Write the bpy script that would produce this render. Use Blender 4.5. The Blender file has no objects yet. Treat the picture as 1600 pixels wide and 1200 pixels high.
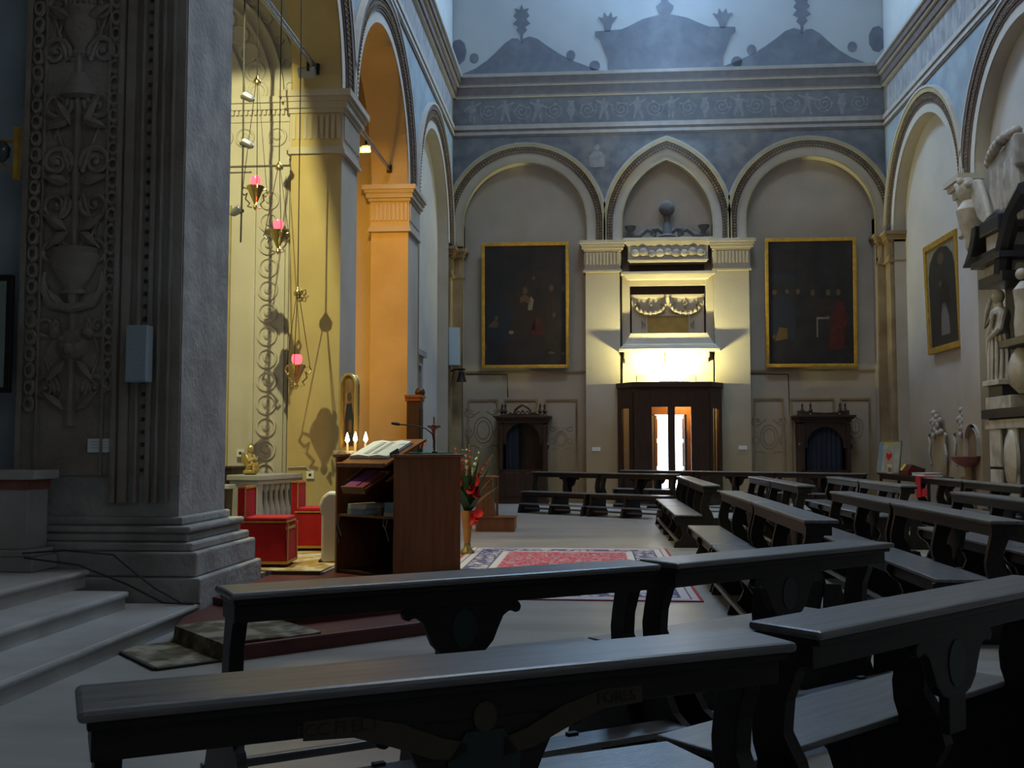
import bpy, math, random
from mathutils import Vector, Matrix
random.seed(7)
R = math.radians
scene = bpy.context.scene
col = scene.collection

# ------------------------------------------------------------------ camera
cam_d = bpy.data.cameras.new('camera')
cam = bpy.data.objects.new('camera', cam_d); col.objects.link(cam)
cam_d.sensor_width = 36.0; cam_d.lens = 36.0; cam_d.clip_end = 200
cam.location = (0, 0, 1.5)
cam.rotation_euler = (R(90) + math.atan(100/1600), 0, math.atan(128/1600))
scene.camera = cam

# ------------------------------------------------------------------ colour management, world
vs = scene.view_settings
vs.view_transform = 'Standard'; vs.look = 'None'; vs.gamma = 1.0; vs.exposure = 0.0
vs.use_curve_mapping = False
try:
    scene.cycles.use_denoising = True
    scene.cycles.max_bounces = 6; scene.cycles.diffuse_bounces = 3; scene.cycles.glossy_bounces = 3
    scene.cycles.transmission_bounces = 5; scene.cycles.transparent_max_bounces = 6
    scene.cycles.sample_clamp_indirect = 4.0; scene.cycles.volume_bounces = 0
    scene.cycles.caustics_reflective = False; scene.cycles.caustics_refractive = False
except Exception:
    pass
w = bpy.data.worlds.new('sky'); scene.world = w; w.use_nodes = True
bg = w.node_tree.nodes['Background']
bg.inputs['Color'].default_value = (.80, .88, 1.0, 1); bg.inputs['Strength'].default_value = 9.0

# ------------------------------------------------------------------ large lights (daylight through the openings, and a rear fill)
def light(kind, name, loc, energy, color, target=None, **kw):
    d = bpy.data.lights.new(name, kind); d.energy = energy; d.color = color
    for k, v in kw.items(): setattr(d, k, v)
    o = bpy.data.objects.new(name, d); col.objects.link(o); o.location = loc
    if target is not None:
        o.rotation_euler = (Vector(target) - Vector(loc)).to_track_quat('-Z', 'Y').to_euler()
    return o
DAY = (.66, .82, 1.0)
# daylight falling through the round lantern over the crossing
light('AREA', 'lantern_daylight', (2.2, 14.5, 22.6), 1400, (.80, .90, 1.0), (2.2, 14.5, 0), shape='DISK', size=6.0)
# daylight through the round window high in the entrance wall
light('AREA', 'facade_window_daylight', (2.03, 27.72, 16.3), 1400, (.38, .64, 1.0), (2.03, 12.0, 4.0), shape='DISK', size=2.5)
# the shaft of daylight falling down the entrance wall
light('SPOT', 'daylight_shaft', (2.03, 26.3, 18.7), 9000, (.45, .70, 1.0), (2.03, 26.6, 0), spot_size=R(34), spot_blend=1.0, shadow_soft_size=.5)
# weak fill added behind the camera, in front of an unseen window frame
light('AREA', 'rear_fill_light', (6.0, -5.6, 7.5), 34, (.70, .84, 1.0), (1.0, 9.0, 2.0), shape='RECTANGLE', size=2.0, size_y=4.0)

# ------------------------------------------------------------------ mesh helpers
class MB:
    def __init__(s): s.v = []; s.f = []
    def add(s, vs_, fs):
        n = len(s.v); s.v += [tuple(p) for p in vs_]; s.f += [tuple(i + n for i in f) for f in fs]; return s
    def box(s, x0, x1, y0, y1, z0, z1):
        return s.add([(x0,y0,z0),(x1,y0,z0),(x1,y1,z0),(x0,y1,z0),(x0,y0,z1),(x1,y0,z1),(x1,y1,z1),(x0,y1,z1)],
                     [(0,3,2,1),(4,5,6,7),(0,1,5,4),(1,2,6,5),(2,3,7,6),(3,0,4,7)])
    def taper(s, cx, cy, z0, z1, a0, b0, a1, b1):
        return s.add([(cx-a0,cy-b0,z0),(cx+a0,cy-b0,z0),(cx+a0,cy+b0,z0),(cx-a0,cy+b0,z0),
                      (cx-a1,cy-b1,z1),(cx+a1,cy-b1,z1),(cx+a1,cy+b1,z1),(cx-a1,cy+b1,z1)],
                     [(0,3,2,1),(4,5,6,7),(0,1,5,4),(1,2,6,5),(2,3,7,6),(3,0,4,7)])
    def prism(s, poly, m, d0, d1):
        """poly: 2-D outline; m(u, v, d) -> xyz; a slab between the depths d0 and d1"""
        n = len(poly)
        a = [m(u, v, d0) for u, v in poly]; b = [m(u, v, d1) for u, v in poly]
        return s.add(a + b, [tuple(range(n)), tuple(range(2*n-1, n-1, -1))] + [(i, i+n, (i+1) % n + n, (i+1) % n) for i in range(n)])
    def lathe(s, prof, c=(0,0,0), n=16, a0=0, a1=2*math.pi, sx=1, sy=1, caps=True):
        full = abs(a1 - a0 - 2*math.pi) < 1e-6
        k = n if full else n + 1
        vs_ = []
        for r, z in prof:
            for i in range(k):
                a = a0 + (a1 - a0) * i / n
                vs_.append((c[0] + r*math.cos(a)*sx, c[1] + r*math.sin(a)*sy, c[2] + z))
        fs = []
        for j in range(len(prof) - 1):
            for i in range(n):
                i2 = (i + 1) % k
                fs.append((j*k+i, j*k+i2, (j+1)*k+i2, (j+1)*k+i))
        if full and caps:
            fs.append(tuple(range(k-1, -1, -1))); fs.append(tuple((len(prof)-1)*k + i for i in range(k)))
        return s.add(vs_, fs)
    def tube(s, pts, r, n=6, cap=True):
        pts = [Vector(p) for p in pts]
        rr = r if isinstance(r, (list, tuple)) else [r] * len(pts)
        vs_ = []; up = Vector((0, 0, 1))
        t0 = (pts[1] - pts[0]).normalized()
        nrm = t0.cross(up)
        if nrm.length < 1e-3: nrm = t0.cross(Vector((1, 0, 0)))
        nrm.normalize()
        for i, p in enumerate(pts):
            t = (pts[min(i+1, len(pts)-1)] - pts[max(i-1, 0)])
            if t.length < 1e-9: t = t0
            t = t.normalized()
            nrm = (nrm - t * nrm.dot(t))
            if nrm.length < 1e-6: nrm = t.orthogonal()
            nrm.normalize(); b = t.cross(nrm)
            for k in range(n):
                a = 2*math.pi*k/n
                vs_.append(p + (nrm*math.cos(a) + b*math.sin(a)) * rr[i])
        fs = []
        for i in range(len(pts)-1):
            for k in range(n):
                fs.append((i*n+k, i*n+(k+1) % n, (i+1)*n+(k+1) % n, (i+1)*n+k))
        if cap:
            fs.append(tuple(range(n-1, -1, -1))); fs.append(tuple((len(pts)-1)*n+k for k in range(n)))
        return s.add(vs_, fs)
    def ball(s, c, r, n=8, m=5, sx=1, sy=1, sz=1):
        prof = [(max(1e-4, r*math.sin(math.pi*j/m)), -r*math.cos(math.pi*j/m)*sz) for j in range(m+1)]
        return s.lathe(prof, c, n, sx=sx, sy=sy)
    def rot(s, rz=0, rx=0, ry=0, loc=(0,0,0)):
        M_ = Matrix.Translation(loc) @ Matrix.Rotation(rz, 4, 'Z') @ Matrix.Rotation(ry, 4, 'Y') @ Matrix.Rotation(rx, 4, 'X')
        s.v = [tuple(M_ @ Vector(p)) for p in s.v]; return s
    def merge(s, o): return s.add(o.v, o.f)
    def mesh(s, name, smooth=False):
        me = bpy.data.meshes.new(name); me.from_pydata(s.v, [], s.f); me.update()
        import bmesh
        bm = bmesh.new(); bm.from_mesh(me); bmesh.ops.recalc_face_normals(bm, faces=bm.faces); bm.to_mesh(me); bm.free()
        if smooth:
            me.shade_smooth()
            try: me.set_sharp_from_angle(angle=R(40))
            except Exception: pass
        return me

def obj(name, mb, mat, parent=None, smooth=False, bevel=0, loc=None, label=None):
    me = mb.mesh(name, smooth) if isinstance(mb, MB) else mb
    if isinstance(mb, MB): me.materials.append(mat)
    o = bpy.data.objects.new(name, me); col.objects.link(o)
    if parent is not None: o.parent = parent
    if loc is not None: o.location = loc
    if label: o['label'] = label
    if bevel:
        b = o.modifiers.new('bevel', 'BEVEL'); b.width = bevel; b.segments = 2; b.limit_method = 'ANGLE'
    return o
def tag(o, label, cat=None, group=None, kind=None):
    if label: o['label'] = label
    if cat: o['category'] = cat
    if group: o['group'] = group
    if kind: o['kind'] = kind
    return o
def thing(name, label, cat, loc=(0,0,0), rz=0, group=None, kind=None):
    o = bpy.data.objects.new(name, None); col.objects.link(o)
    o.empty_display_size = .1
    o.location = loc; o.rotation_euler = (0, 0, rz)
    return tag(o, label, cat, group, kind)
def copy_tree(o, parent=None):
    c = o.copy(); col.objects.link(c); c.parent = parent
    for ch in list(o.children): copy_tree(ch, c)
    return c
def stuff(o): o['kind'] = 'stuff'; return o

# ------------------------------------------------------------------ materials
def mat(name, c1, c2=None, scale=2.0, rough=.7, metal=0.0, bump=0.0, bscale=18.0, emit=None, estr=0.0,
        stretch=None, detail=5.0, c3=None, s3=.5, coat=0.0, spec=.4, contrast=(.35, .65)):
    m = bpy.data.materials.new(name); m.use_nodes = True
    nt = m.node_tree; N = nt.nodes; L = nt.links
    b = N['Principled BSDF']
    b.inputs['Roughness'].default_value = rough; b.inputs['Metallic'].default_value = metal
    b.inputs['Base Color'].default_value = (*c1, 1)
    if 'Specular IOR Level' in b.inputs: b.inputs['Specular IOR Level'].default_value = spec
    if coat and 'Coat Weight' in b.inputs:
        b.inputs['Coat Weight'].default_value = coat; b.inputs['Coat Roughness'].default_value = .12
    tc = N.new('ShaderNodeTexCoord'); vec = tc.outputs['Object']
    if stretch:
        mp = N.new('ShaderNodeMapping'); mp.inputs['Scale'].default_value = stretch
        L.new(vec, mp.inputs['Vector']); vec = mp.outputs['Vector']
    out = None
    if c2 is not None:
        t = N.new('ShaderNodeTexNoise'); t.inputs['Scale'].default_value = scale; t.inputs['Detail'].default_value = detail
        L.new(vec, t.inputs['Vector'])
        rp = N.new('ShaderNodeValToRGB')
        rp.color_ramp.elements[0].position = contrast[0]; rp.color_ramp.elements[0].color = (*c1, 1)
        rp.color_ramp.elements[1].position = contrast[1]; rp.color_ramp.elements[1].color = (*c2, 1)
        L.new(t.outputs['Fac'], rp.inputs['Fac']); out = rp.outputs['Color']
        if c3 is not None:
            t2 = N.new('ShaderNodeTexNoise'); t2.inputs['Scale'].default_value = s3; t2.inputs['Detail'].default_value = 6
            L.new(vec, t2.inputs['Vector'])
            r2 = N.new('ShaderNodeValToRGB'); r2.color_ramp.elements[0].position = .48; r2.color_ramp.elements[1].position = .68
            r2.color_ramp.elements[0].color = (0,0,0,1); r2.color_ramp.elements[1].color = (1,1,1,1)
            L.new(t2.outputs['Fac'], r2.inputs['Fac'])
            mx = N.new('ShaderNodeMix'); mx.data_type = 'RGBA'
            L.new(r2.outputs['Color'], mx.inputs['Factor']); L.new(out, mx.inputs['A']); mx.inputs['B'].default_value = (*c3, 1)
            out = mx.outputs['Result']
        L.new(out, b.inputs['Base Color'])
    if bump:
        t = N.new('ShaderNodeTexNoise'); t.inputs['Scale'].default_value = bscale; t.inputs['Detail'].default_value = 4
        L.new(vec, t.inputs['Vector'])
        bp = N.new('ShaderNodeBump'); bp.inputs['Strength'].default_value = bump; bp.inputs['Distance'].default_value = .02
        L.new(t.outputs['Fac'], bp.inputs['Height']); L.new(bp.outputs['Normal'], b.inputs['Normal'])
    if emit is not None:
        b.inputs['Emission Color'].default_value = (*emit, 1); b.inputs['Emission Strength'].default_value = estr
    return m

PLASTER = mat('pale_plaster', (.50,.455,.385), (.44,.395,.33), 1.2, .85, bump=.25, bscale=9, c3=(.38,.335,.27), s3=.35)
PLASTER_OLD = mat('stained_plaster', (.38,.29,.165), (.28,.205,.11), 1.6, .85, bump=.35, bscale=12, c3=(.19,.125,.06), s3=.7)
WHITEWASH = mat('white_plaster', (.58,.55,.51), (.52,.49,.45), 1.0, .85, bump=.2, bscale=8)
STONE = mat('grey_stone', (.40,.39,.37), (.28,.27,.26), 3.5, .8, bump=.6, bscale=16, c3=(.22,.21,.20), s3=1.3)
STONE_DK = mat('dark_carved_stone', (.29,.25,.21), (.21,.18,.15), 3.0, .85, bump=.5, bscale=22, c3=(.33,.31,.29), s3=.8)
FRESCO = mat('blue_grey_fresco', (.20,.21,.235), (.14,.148,.175), 3.5, .9, bump=.1, c3=(.24,.24,.245), s3=2.6)
FRESCO_GREY = mat('grey_marbled_frieze', (.36,.36,.38), (.24,.25,.28), 2.6, .9, stretch=(1,3,1), c3=(.42,.42,.42), s3=2.0)
FRESCO_BLUE = mat('pale_blue_spandrel', (.36,.45,.52), (.28,.35,.42), 2.0, .9)
UPPER = mat('pale_upper_wall', (.60,.62,.62), (.54,.56,.57), 1.3, .9)
PAINT_DK = mat('dark_painted_grisaille', (.17,.175,.21), (.13,.135,.165), 3.0, .9, c3=(.22,.225,.26), s3=2.0)
PAINT_LT = mat('light_painted_grisaille', (.37,.375,.39), (.23,.235,.26), 7.0, .9, contrast=(.3,.7))
CORNICE_W = mat('pale_painted_moulding', (.50,.48,.46), (.42,.40,.38), 5, .8)
CORNICE_D = mat('umber_painted_moulding', (.17,.13,.115), (.12,.09,.085), 5, .8)
ARCH_DK = mat('dark_carved_archivolt', (.13,.10,.085), (.085,.065,.06), 8, .8, bump=.5, bscale=40)
ARCH_GOLD = mat('ochre_arch_edge', (.46,.39,.22), (.38,.32,.18), 3, .75)
BEAD = mat('gilt_bead', (.30,.22,.11), (.17,.12,.07), 6, .6)
FLOOR = mat('worn_pale_marble_floor', (.33,.325,.31), (.28,.275,.26), 1.1, .30, stretch=(1,3,1), bump=.05, bscale=5, c3=(.25,.24,.225), s3=.6, spec=.4)
MARBLE = mat('grey_white_marble', (.40,.395,.38), (.33,.325,.31), 2.0, .36, bump=.08, c3=(.28,.27,.26), s3=1.5)
MARBLE_RED = mat('red_marble', (.30,.10,.07), (.20,.06,.045), 6, .35)
WOOD_PEW = mat('near_black_varnished_pew_wood', (.011,.009,.008), (.019,.015,.013), 3, .42, stretch=(1,8,8), bump=.12, bscale=20, spec=.25)
WOOD_SEAT = mat('worn_sheen_pew_wood', (.088,.086,.088), (.14,.138,.142), 3, .33, stretch=(1,10,10), bump=.12, bscale=24, spec=.6)  # worn varnish, with the blue daylight sheen put into its grey tone
WOOD_DK = mat('dark_walnut', (.045,.022,.013), (.028,.014,.009), 3, .4, stretch=(6,6,1), bump=.1)
WOOD_RED = mat('reddish_brown_veneer', (.25,.095,.033), (.185,.066,.023), 2.2, .38, stretch=(7,7,.7), bump=.05)
WOOD_STEP = mat('dark_red_painted_wood', (.10,.022,.018), (.075,.016,.014), 4, .45)
WOOD_ORANGE = mat('orange_varnished_wood', (.48,.22,.06), (.38,.16,.04), 3, .35, stretch=(5,5,.8))
GOLD = mat('gilt_frame', (.60,.38,.06), (.45,.26,.04), 9, .42, metal=.35, bump=.2)
BRASS = mat('polished_brass', (.62,.46,.16), None, rough=.22, metal=1)
GILT = mat('bright_gilded_wood', (.80,.62,.22), None, rough=.3, metal=.85)
IRON = mat('black_iron', (.02,.02,.02), None, rough=.5, metal=.5)
STEEL = mat('galvanised_steel', (.35,.36,.37), None, rough=.35, metal=.9)
CANVAS = mat('dark_oil_canvas', (.010,.010,.013), (.022,.022,.027), 2.2, .5, c3=(.020,.014,.011), s3=3.5)
RED_CLOTH = mat('red_velvet', (.46,.010,.014), (.38,.008,.011), 7, .9, bump=.15, bscale=60)
YELLOW_TRIM = mat('yellow_braid_trim', (.55,.36,.06), (.42,.26,.04), 40, .7)
WHITE_PAINT = mat('white_paint', (.75,.75,.74), None, rough=.6)
PAPER = mat('white_paper', (.70,.72,.74), None, rough=.8)
SPK = mat('blue_grey_loudspeaker', (.34,.42,.48), (.30,.38,.44), 30, .6)
GLASS_DIM = mat('smoky_glass', (.05,.055,.06), None, rough=.12, spec=.6)
BLACKM = mat('black_marble', (.018,.018,.022), (.03,.03,.036), 4, .3)
SCULPT = mat('aged_white_marble', (.50,.46,.41), (.40,.36,.31), 4, .6, bump=.2, c3=(.28,.25,.21), s3=3)
CLOTH_BLUE = mat('dark_blue_curtain', (.012,.018,.034), (.02,.028,.05), 6, .9, stretch=(8,8,.5))
SKIN_P = mat('painted_flesh_tone', (.075,.05,.032), None, rough=.6)
RED_P = mat('painted_crimson_robe', (.075,.012,.012), (.035,.008,.009), 6, .6)
WHITE_P = mat('painted_white_linen', (.16,.145,.125), None, rough=.6)
BROWN_P = mat('painted_umber_robe', (.028,.018,.014), (.017,.013,.012), 6, .6)
BLUE_P = mat('painted_dark_blue_robe', (.014,.018,.03), None, rough=.6)
OCHRE_P = mat('painted_ochre_cloth', (.085,.053,.022), None, rough=.6)
CABLE = mat('black_cable', (.015,.015,.016), None, rough=.6)
GREEN_CL = mat('emerald_green_felt', (.02,.26,.17), None, rough=.9)

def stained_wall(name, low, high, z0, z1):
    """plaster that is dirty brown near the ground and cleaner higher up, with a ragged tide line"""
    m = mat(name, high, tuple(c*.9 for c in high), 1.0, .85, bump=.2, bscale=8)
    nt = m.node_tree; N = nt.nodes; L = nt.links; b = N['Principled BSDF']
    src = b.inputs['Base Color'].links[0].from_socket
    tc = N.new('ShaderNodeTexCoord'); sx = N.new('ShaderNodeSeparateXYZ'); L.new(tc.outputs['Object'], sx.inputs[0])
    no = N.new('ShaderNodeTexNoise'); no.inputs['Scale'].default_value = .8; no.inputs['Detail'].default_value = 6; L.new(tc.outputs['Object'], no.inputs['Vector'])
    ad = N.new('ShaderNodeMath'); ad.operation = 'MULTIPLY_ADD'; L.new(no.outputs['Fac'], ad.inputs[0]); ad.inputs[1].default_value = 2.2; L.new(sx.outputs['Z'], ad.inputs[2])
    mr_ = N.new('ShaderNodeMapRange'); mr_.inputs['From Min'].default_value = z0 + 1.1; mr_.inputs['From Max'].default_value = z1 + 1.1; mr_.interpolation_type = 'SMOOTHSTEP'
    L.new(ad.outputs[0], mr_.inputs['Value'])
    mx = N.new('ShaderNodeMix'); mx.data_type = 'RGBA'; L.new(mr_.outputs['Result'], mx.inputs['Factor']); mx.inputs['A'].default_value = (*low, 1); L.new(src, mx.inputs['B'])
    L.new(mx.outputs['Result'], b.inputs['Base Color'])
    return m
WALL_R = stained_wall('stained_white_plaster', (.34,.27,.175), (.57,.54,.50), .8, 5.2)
# ================================================================== STRUCTURE
XL, XR, YF = -3.9, 7.9, 28.0
def mL(u, z, d): return (XL - d, u, z)
def mR(u, z, d): return (XR + d, u, z)
def mF(u, z, d): return (u, YF + d, z)
def arcpts(c, zc, r, zs, n=28):
    p = [(c - r, zs)] if zs < zc - 1e-4 else []
    p += [(c - r*math.cos(math.pi*i/n), zc + r*math.sin(math.pi*i/n)) for i in range(n+1)]
    if zs < zc - 1e-4: p.append((c + r, zs))
    return p
def pointed(c, h, zc, apex, zs, n=14):
    H = apex - zc; e = max(0.0, (H*H - h*h) / (2*h)); r = h + e
    a1 = math.atan2(H, e) if e > 0 else math.pi/2
    left = [(c + e - r*math.cos(a1*i/n), zc + r*math.sin(a1*i/n)) for i in range(n+1)]
    right = [(2*c - u, z) for u, z in reversed(left[:-1])]
    return [(c - h, zs)] + left + right + [(c + h, zs)]
def spandrel(mb, m, u0, u1, zt, pts, d0, d1):
    zs = pts[0][1]
    for a, b in ((u0, pts[0][0]), (pts[-1][0], u1)):
        if b - a > 1e-4: mb.prism([(a, zs), (b, zs), (b, zt), (a, zt)], m, d0, d1)
    for (ua, za), (ub, zb) in zip(pts, pts[1:]):
        if abs(ub - ua) < 1e-6: continue
        for d in (d0, d1):
            mb.add([m(ua, za, d), m(ub, zb, d), m(ub, zt, d), m(ua, zt, d)], [(0, 1, 2, 3)])
    return mb
def soffit(mb, m, pts, d0, d1):
    for (ua, za), (ub, zb) in zip(pts, pts[1:]):
        mb.add([m(ua, za, d0), m(ub, zb, d0), m(ub, zb, d1), m(ua, za, d1)], [(0, 1, 2, 3)])
    return mb
def ring(mb, m, inner, outer, d0, d1):
    n = len(inner)
    for i in range(n - 1):
        a, b, c, d = inner[i], inner[i+1], outer[i+1], outer[i]
        mb.add([m(*a, d0), m(*b, d0), m(*c, d0), m(*d, d0), m(*a, d1), m(*b, d1), m(*c, d1), m(*d, d1)],
               [(0,1,2,3), (0,1,5,4), (3,2,6,7)])
    for p, q in ((inner[0], outer[0]), (inner[-1], outer[-1])):
        mb.add([m(*p, d0), m(*q, d0), m(*q, d1), m(*p, d1)], [(0,1,2,3)])
    return mb
def beads(m, pts, d, step, r, squash=.6):
    mb = MB(); acc = 0; 
    for (ua, za), (ub, zb) in zip(pts, pts[1:]):
        ln = math.hypot(ub-ua, zb-za); t = step - acc
        while t <= ln:
            u, z = ua + (ub-ua)*t/ln, za + (zb-za)*t/ln
            c = m(u, z, d)
            mb.ball(c, r, 5, 3)
            t += step
        acc = (acc + ln) % step
    return mb
def archivolt(parent, m, f, layers, bead=None):
    """f(r_offset) -> points; layers: (name, r0, r1, projection, material)"""
    for name, r0, r1, pr, mt in layers:
        obj(name, ring(MB(), m, f(r0), f(r1), -pr, .02), mt, parent)
    if bead:
        for r_, step, rad, pr in bead:
            stuff(obj('bead_row', beads(m, f(r_), -pr, step, rad), BEAD, parent))

# ---- floor and ground outside
fl = obj('floor', MB().box(-8.4, 8.5, -6.2, 28.75, -.12, 0), FLOOR)
tag(fl, 'worn pale grey marble church floor', 'floor', kind='structure')
gr = obj('floor_outside', MB().box(-6, 10, 28.76, 44, -.16, -.04), mat('sunlit_paving', (.6,.6,.58), (.5,.5,.48), 3, .9))
tag(gr, 'pale paving outside the open entrance doors', 'floor', kind='structure')

# ---- ceiling with lantern and roof light
def ceiling():
    mb = MB(); cx, cy, r, z = 2.2, 14.5, 3.2, 19.0
    x0, x1, y0, y1 = -8.5, 8.6, -6.2, 24.0
    ang = sorted([2*math.pi*i/40 for i in range(40)] + [math.atan2(y-cy, x-cx) % (2*math.pi) for x in (x0, x1) for y in (y0, y1)])
    def out(a):
        c, s = math.cos(a), math.sin(a); t = 1e9
        if c > 1e-9: t = min(t, (x1-cx)/c)
        if c < -1e-9: t = min(t, (x0-cx)/c)
        if s > 1e-9: t = min(t, (y1-cy)/s)
        if s < -1e-9: t = min(t, (y0-cy)/s)
        return (cx+c*t, cy+s*t, z)
    for i, a in enumerate(ang):
        b = ang[(i+1) % len(ang)]
        mb.add([(cx+r*math.cos(a), cy+r*math.sin(a), z), (cx+r*math.cos(b), cy+r*math.sin(b), z), out(b), out(a)], [(0,1,2,3)])
        mb.add([(cx+r*math.cos(a), cy+r*math.sin(a), z), (cx+r*math.cos(b), cy+r*math.sin(b), z), (cx+r*math.cos(b), cy+r*math.sin(b), 23), (cx+r*math.cos(a), cy+r*math.sin(a), 23)], [(0,1,2,3)])
    mb.lathe([(3.3, 23.0), (2.6, 24.4), (.3, 25.2)], (cx, cy, 0), 24)
    mb.box(x0, x1, 24, 28.8, 19, 19.2)
    return mb
tag(obj('ceiling', ceiling(), UPPER), 'plain plaster vault with a round lantern over the crossing', 'ceiling', kind='structure')

# ---- outer shell (not in view, closes the building)
wr = obj('wall_rear', MB().box(-8.5, 8.6, -6.4, -6.0, 0, 19.2), PLASTER); tag(wr, 'plain plaster wall behind the viewer', 'wall', kind='structure')
wo = obj('wall_chapel_outer', MB().box(-8.5, -8.2, -6.0, 28.5, 0, 19.2), PLASTER); tag(wo, 'outer plaster wall of the left side chapels', 'wall', kind='structure')
win = obj('added_window_1', MB().box(4.9, 7.1, -6.02, -5.92, 5.3, 5.5).box(4.9, 7.1, -6.02, -5.92, 9.6, 9.8).box(4.9, 5.05, -6.02, -5.92, 5.5, 9.6).box(6.95, 7.1, -6.02, -5.92, 5.5, 9.6).box(5.96, 6.04, -6.02, -5.94, 5.5, 9.6), STONE)  # frame added out of view to go with the rear fill
tag(win, 'tall stone window frame added on the unseen rear wall behind the fill light', 'window', kind='structure')

def band_set(parent, axis, a, b, proj_sign):
    """string course, frieze plate and cornice along one wall; axis 'L','F','R'"""
    m = {'L': mL, 'F': mF, 'R': mR}[axis]
    def slab(name, z0, z1, pr, mt):
        obj(name, MB().prism([(a, z0), (b, z0), (b, z1), (a, z1)], m, -pr, .2), mt, parent)
    D = CORNICE_D
    slab('string_course', 10.16, 10.22, .03, D); slab('string_course', 10.22, 10.30, .05, CORNICE_W)
    slab('string_course', 10.30, 10.38, .035, D); slab('string_course', 10.38, 10.50, .06, CORNICE_W)
    slab('frieze', 10.50, 11.28, 0.0, FRESCO if axis == 'F' else FRESCO_GREY)
    slab('cornice', 11.28, 11.34, .08, CORNICE_W); slab('cornice', 11.34, 11.56, .13, D)
    slab('cornice', 11.56, 11.62, .19, CORNICE_W); slab('cornice', 11.62, 11.80, .24, D)
    slab('cornice', 11.80, 11.88, .29, CORNICE_W)

def pier_cap(parent, x0, x1, y0, y1, zt, h, mt, sides='xy', neck=True):
    def bx_(p, za, zb): return (x0-p, x1+p, y0-p, y1+p, za, zb)
    c = MB()
    c.box(*bx_(.17, zt-.10*h, zt)); c.box(*bx_(.13, zt-.17*h, zt-.10*h))
    c.box(*bx_(.10, zt-.27*h, zt-.17*h)); c.box(*bx_(.05, zt-.34*h, zt-.27*h))
    c.box(*bx_(.02, zt-.88*h, zt-.34*h))
    c.box(*bx_(.06, zt-h, zt-.94*h)); c.box(*bx_(.035, zt-.94*h, zt-.88*h))
    o = obj('capital', c, mt, parent)
    f = MB(); za, zb = zt-.76*h, zt-.38*h
    nx = max(3, int((x1-x0)/.085)); ny = max(3, int((y1-y0)/.085))
    for i in range(nx):
        cx = x0 + (x1-x0)*(i+.5)/nx; w_ = (x1-x0)/nx*.28
        f.box(cx-w_, cx+w_, y0-.045, y0-.015, za, zb)
    for i in range(ny):
        cy = y0 + (y1-y0)*(i+.5)/ny; w_ = (y1-y0)/ny*.28
        for xa, xb in ((x1+.015, x1+.045), (x0-.045, x0-.015)): f.box(xa, xb, cy-w_, cy+w_, za, zb)
    stuff(obj('flutes', f, mt, o))
    return o

# ---------------------------------------------------------------- left arcade wall
Zs = 7.06
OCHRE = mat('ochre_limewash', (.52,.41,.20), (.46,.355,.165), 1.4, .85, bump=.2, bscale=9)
wl = thing('wall_left', 'left nave arcade wall with two open round arches and a blind arch', 'wall', kind='structure')
bays_L = [(9.1, 15.97, 12.97, 2.48), (15.97, 21.8, 18.85, 2.36), (21.8, 28.0, 24.9, 2.30)]
sp = MB(); 
for a, b, c, r in bays_L:
    spandrel(sp, mL, a, b, 10.2, arcpts(c, Zs, r, Zs), 0.0, .8)
obj('spandrel_wall', sp, FRESCO_BLUE, wl)
for i, (a, b, c, r) in enumerate(bays_L):
    pts = arcpts(c, Zs, r, 0 if i == 2 else Zs)
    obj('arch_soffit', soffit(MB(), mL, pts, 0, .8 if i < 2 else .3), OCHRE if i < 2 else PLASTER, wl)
    f = lambda dr, c=c, r=r: arcpts(c, Zs, r + dr, Zs)
    archivolt(wl, mL, f, [('arch_face', 0, .20, .005, WHITEWASH), ('arch_band', .20, .25, .03, CORNICE_D),
                          ('arch_moulding', .25, .44, .05, ARCH_DK), ('arch_moulding', .44, .56, .08, CORNICE_D),
                          ('arch_edge', .56, .61, .10, WHITEWASH)],
              bead=[(.30, .085, .026, .055), (.385, .085, .020, .055)])
# blind bay 3: recessed white wall with a doorway
d0, d1 = 22.75, 24.15
rec = MB()
def wallrect(mb, m, u0, u1, z0, z1, a, b): mb.prism([(u0, z0), (u1, z0), (u1, z1), (u0, z1)], m, a, b)
wallrect(rec, mL, 22.3, d0, 0, 10.2, .3, .8); wallrect(rec, mL, d1, 27.6, 0, 10.2, .3, .8); wallrect(rec, mL, d0, d1, 3.45, 10.2, .3, .8)
obj('recess_wall', rec, WHITEWASH, wl)
fr = MB()
for (u0, u1, z0, z1) in ((d0-.22, d0, 0, 3.67), (d1, d1+.22, 0, 3.67), (d0, d1, 3.45, 3.67)): wallrect(fr, mL, u0, u1, z0, z1, .2, .34)
wallrect(fr, mL, d0-.3, d1+.3, 3.67, 3.80, .12, .34)
dr = thing('door_2', 'stone framed side doorway with a dark door in the left wall', 'door', kind='structure')
obj('door_frame', fr, STONE, dr)
dl = MB(); wallrect(dl, mL, d0, d1, 0, 3.45, .62, .68); obj('door_leaf', dl, WOOD_DK, dr)
for k in range(2):
    for zz in ((.3, 1.5), (1.75, 3.2)):
        pm = MB(); u0 = d0 + .12 + k*.62; wallrect(pm, mL, u0, u0+.52, zz[0], zz[1], .59, .63); obj('door_panel', pm, WOOD_DK, dr)
band_set(wl, 'L', 2.0, 28.0, 1)
obj('upper_wall', MB().prism([(2.0, 11.28), (28.0, 11.28), (28.0, 19.2), (2.0, 19.2)], mL, 0.02, .6), UPPER, wl)
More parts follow.
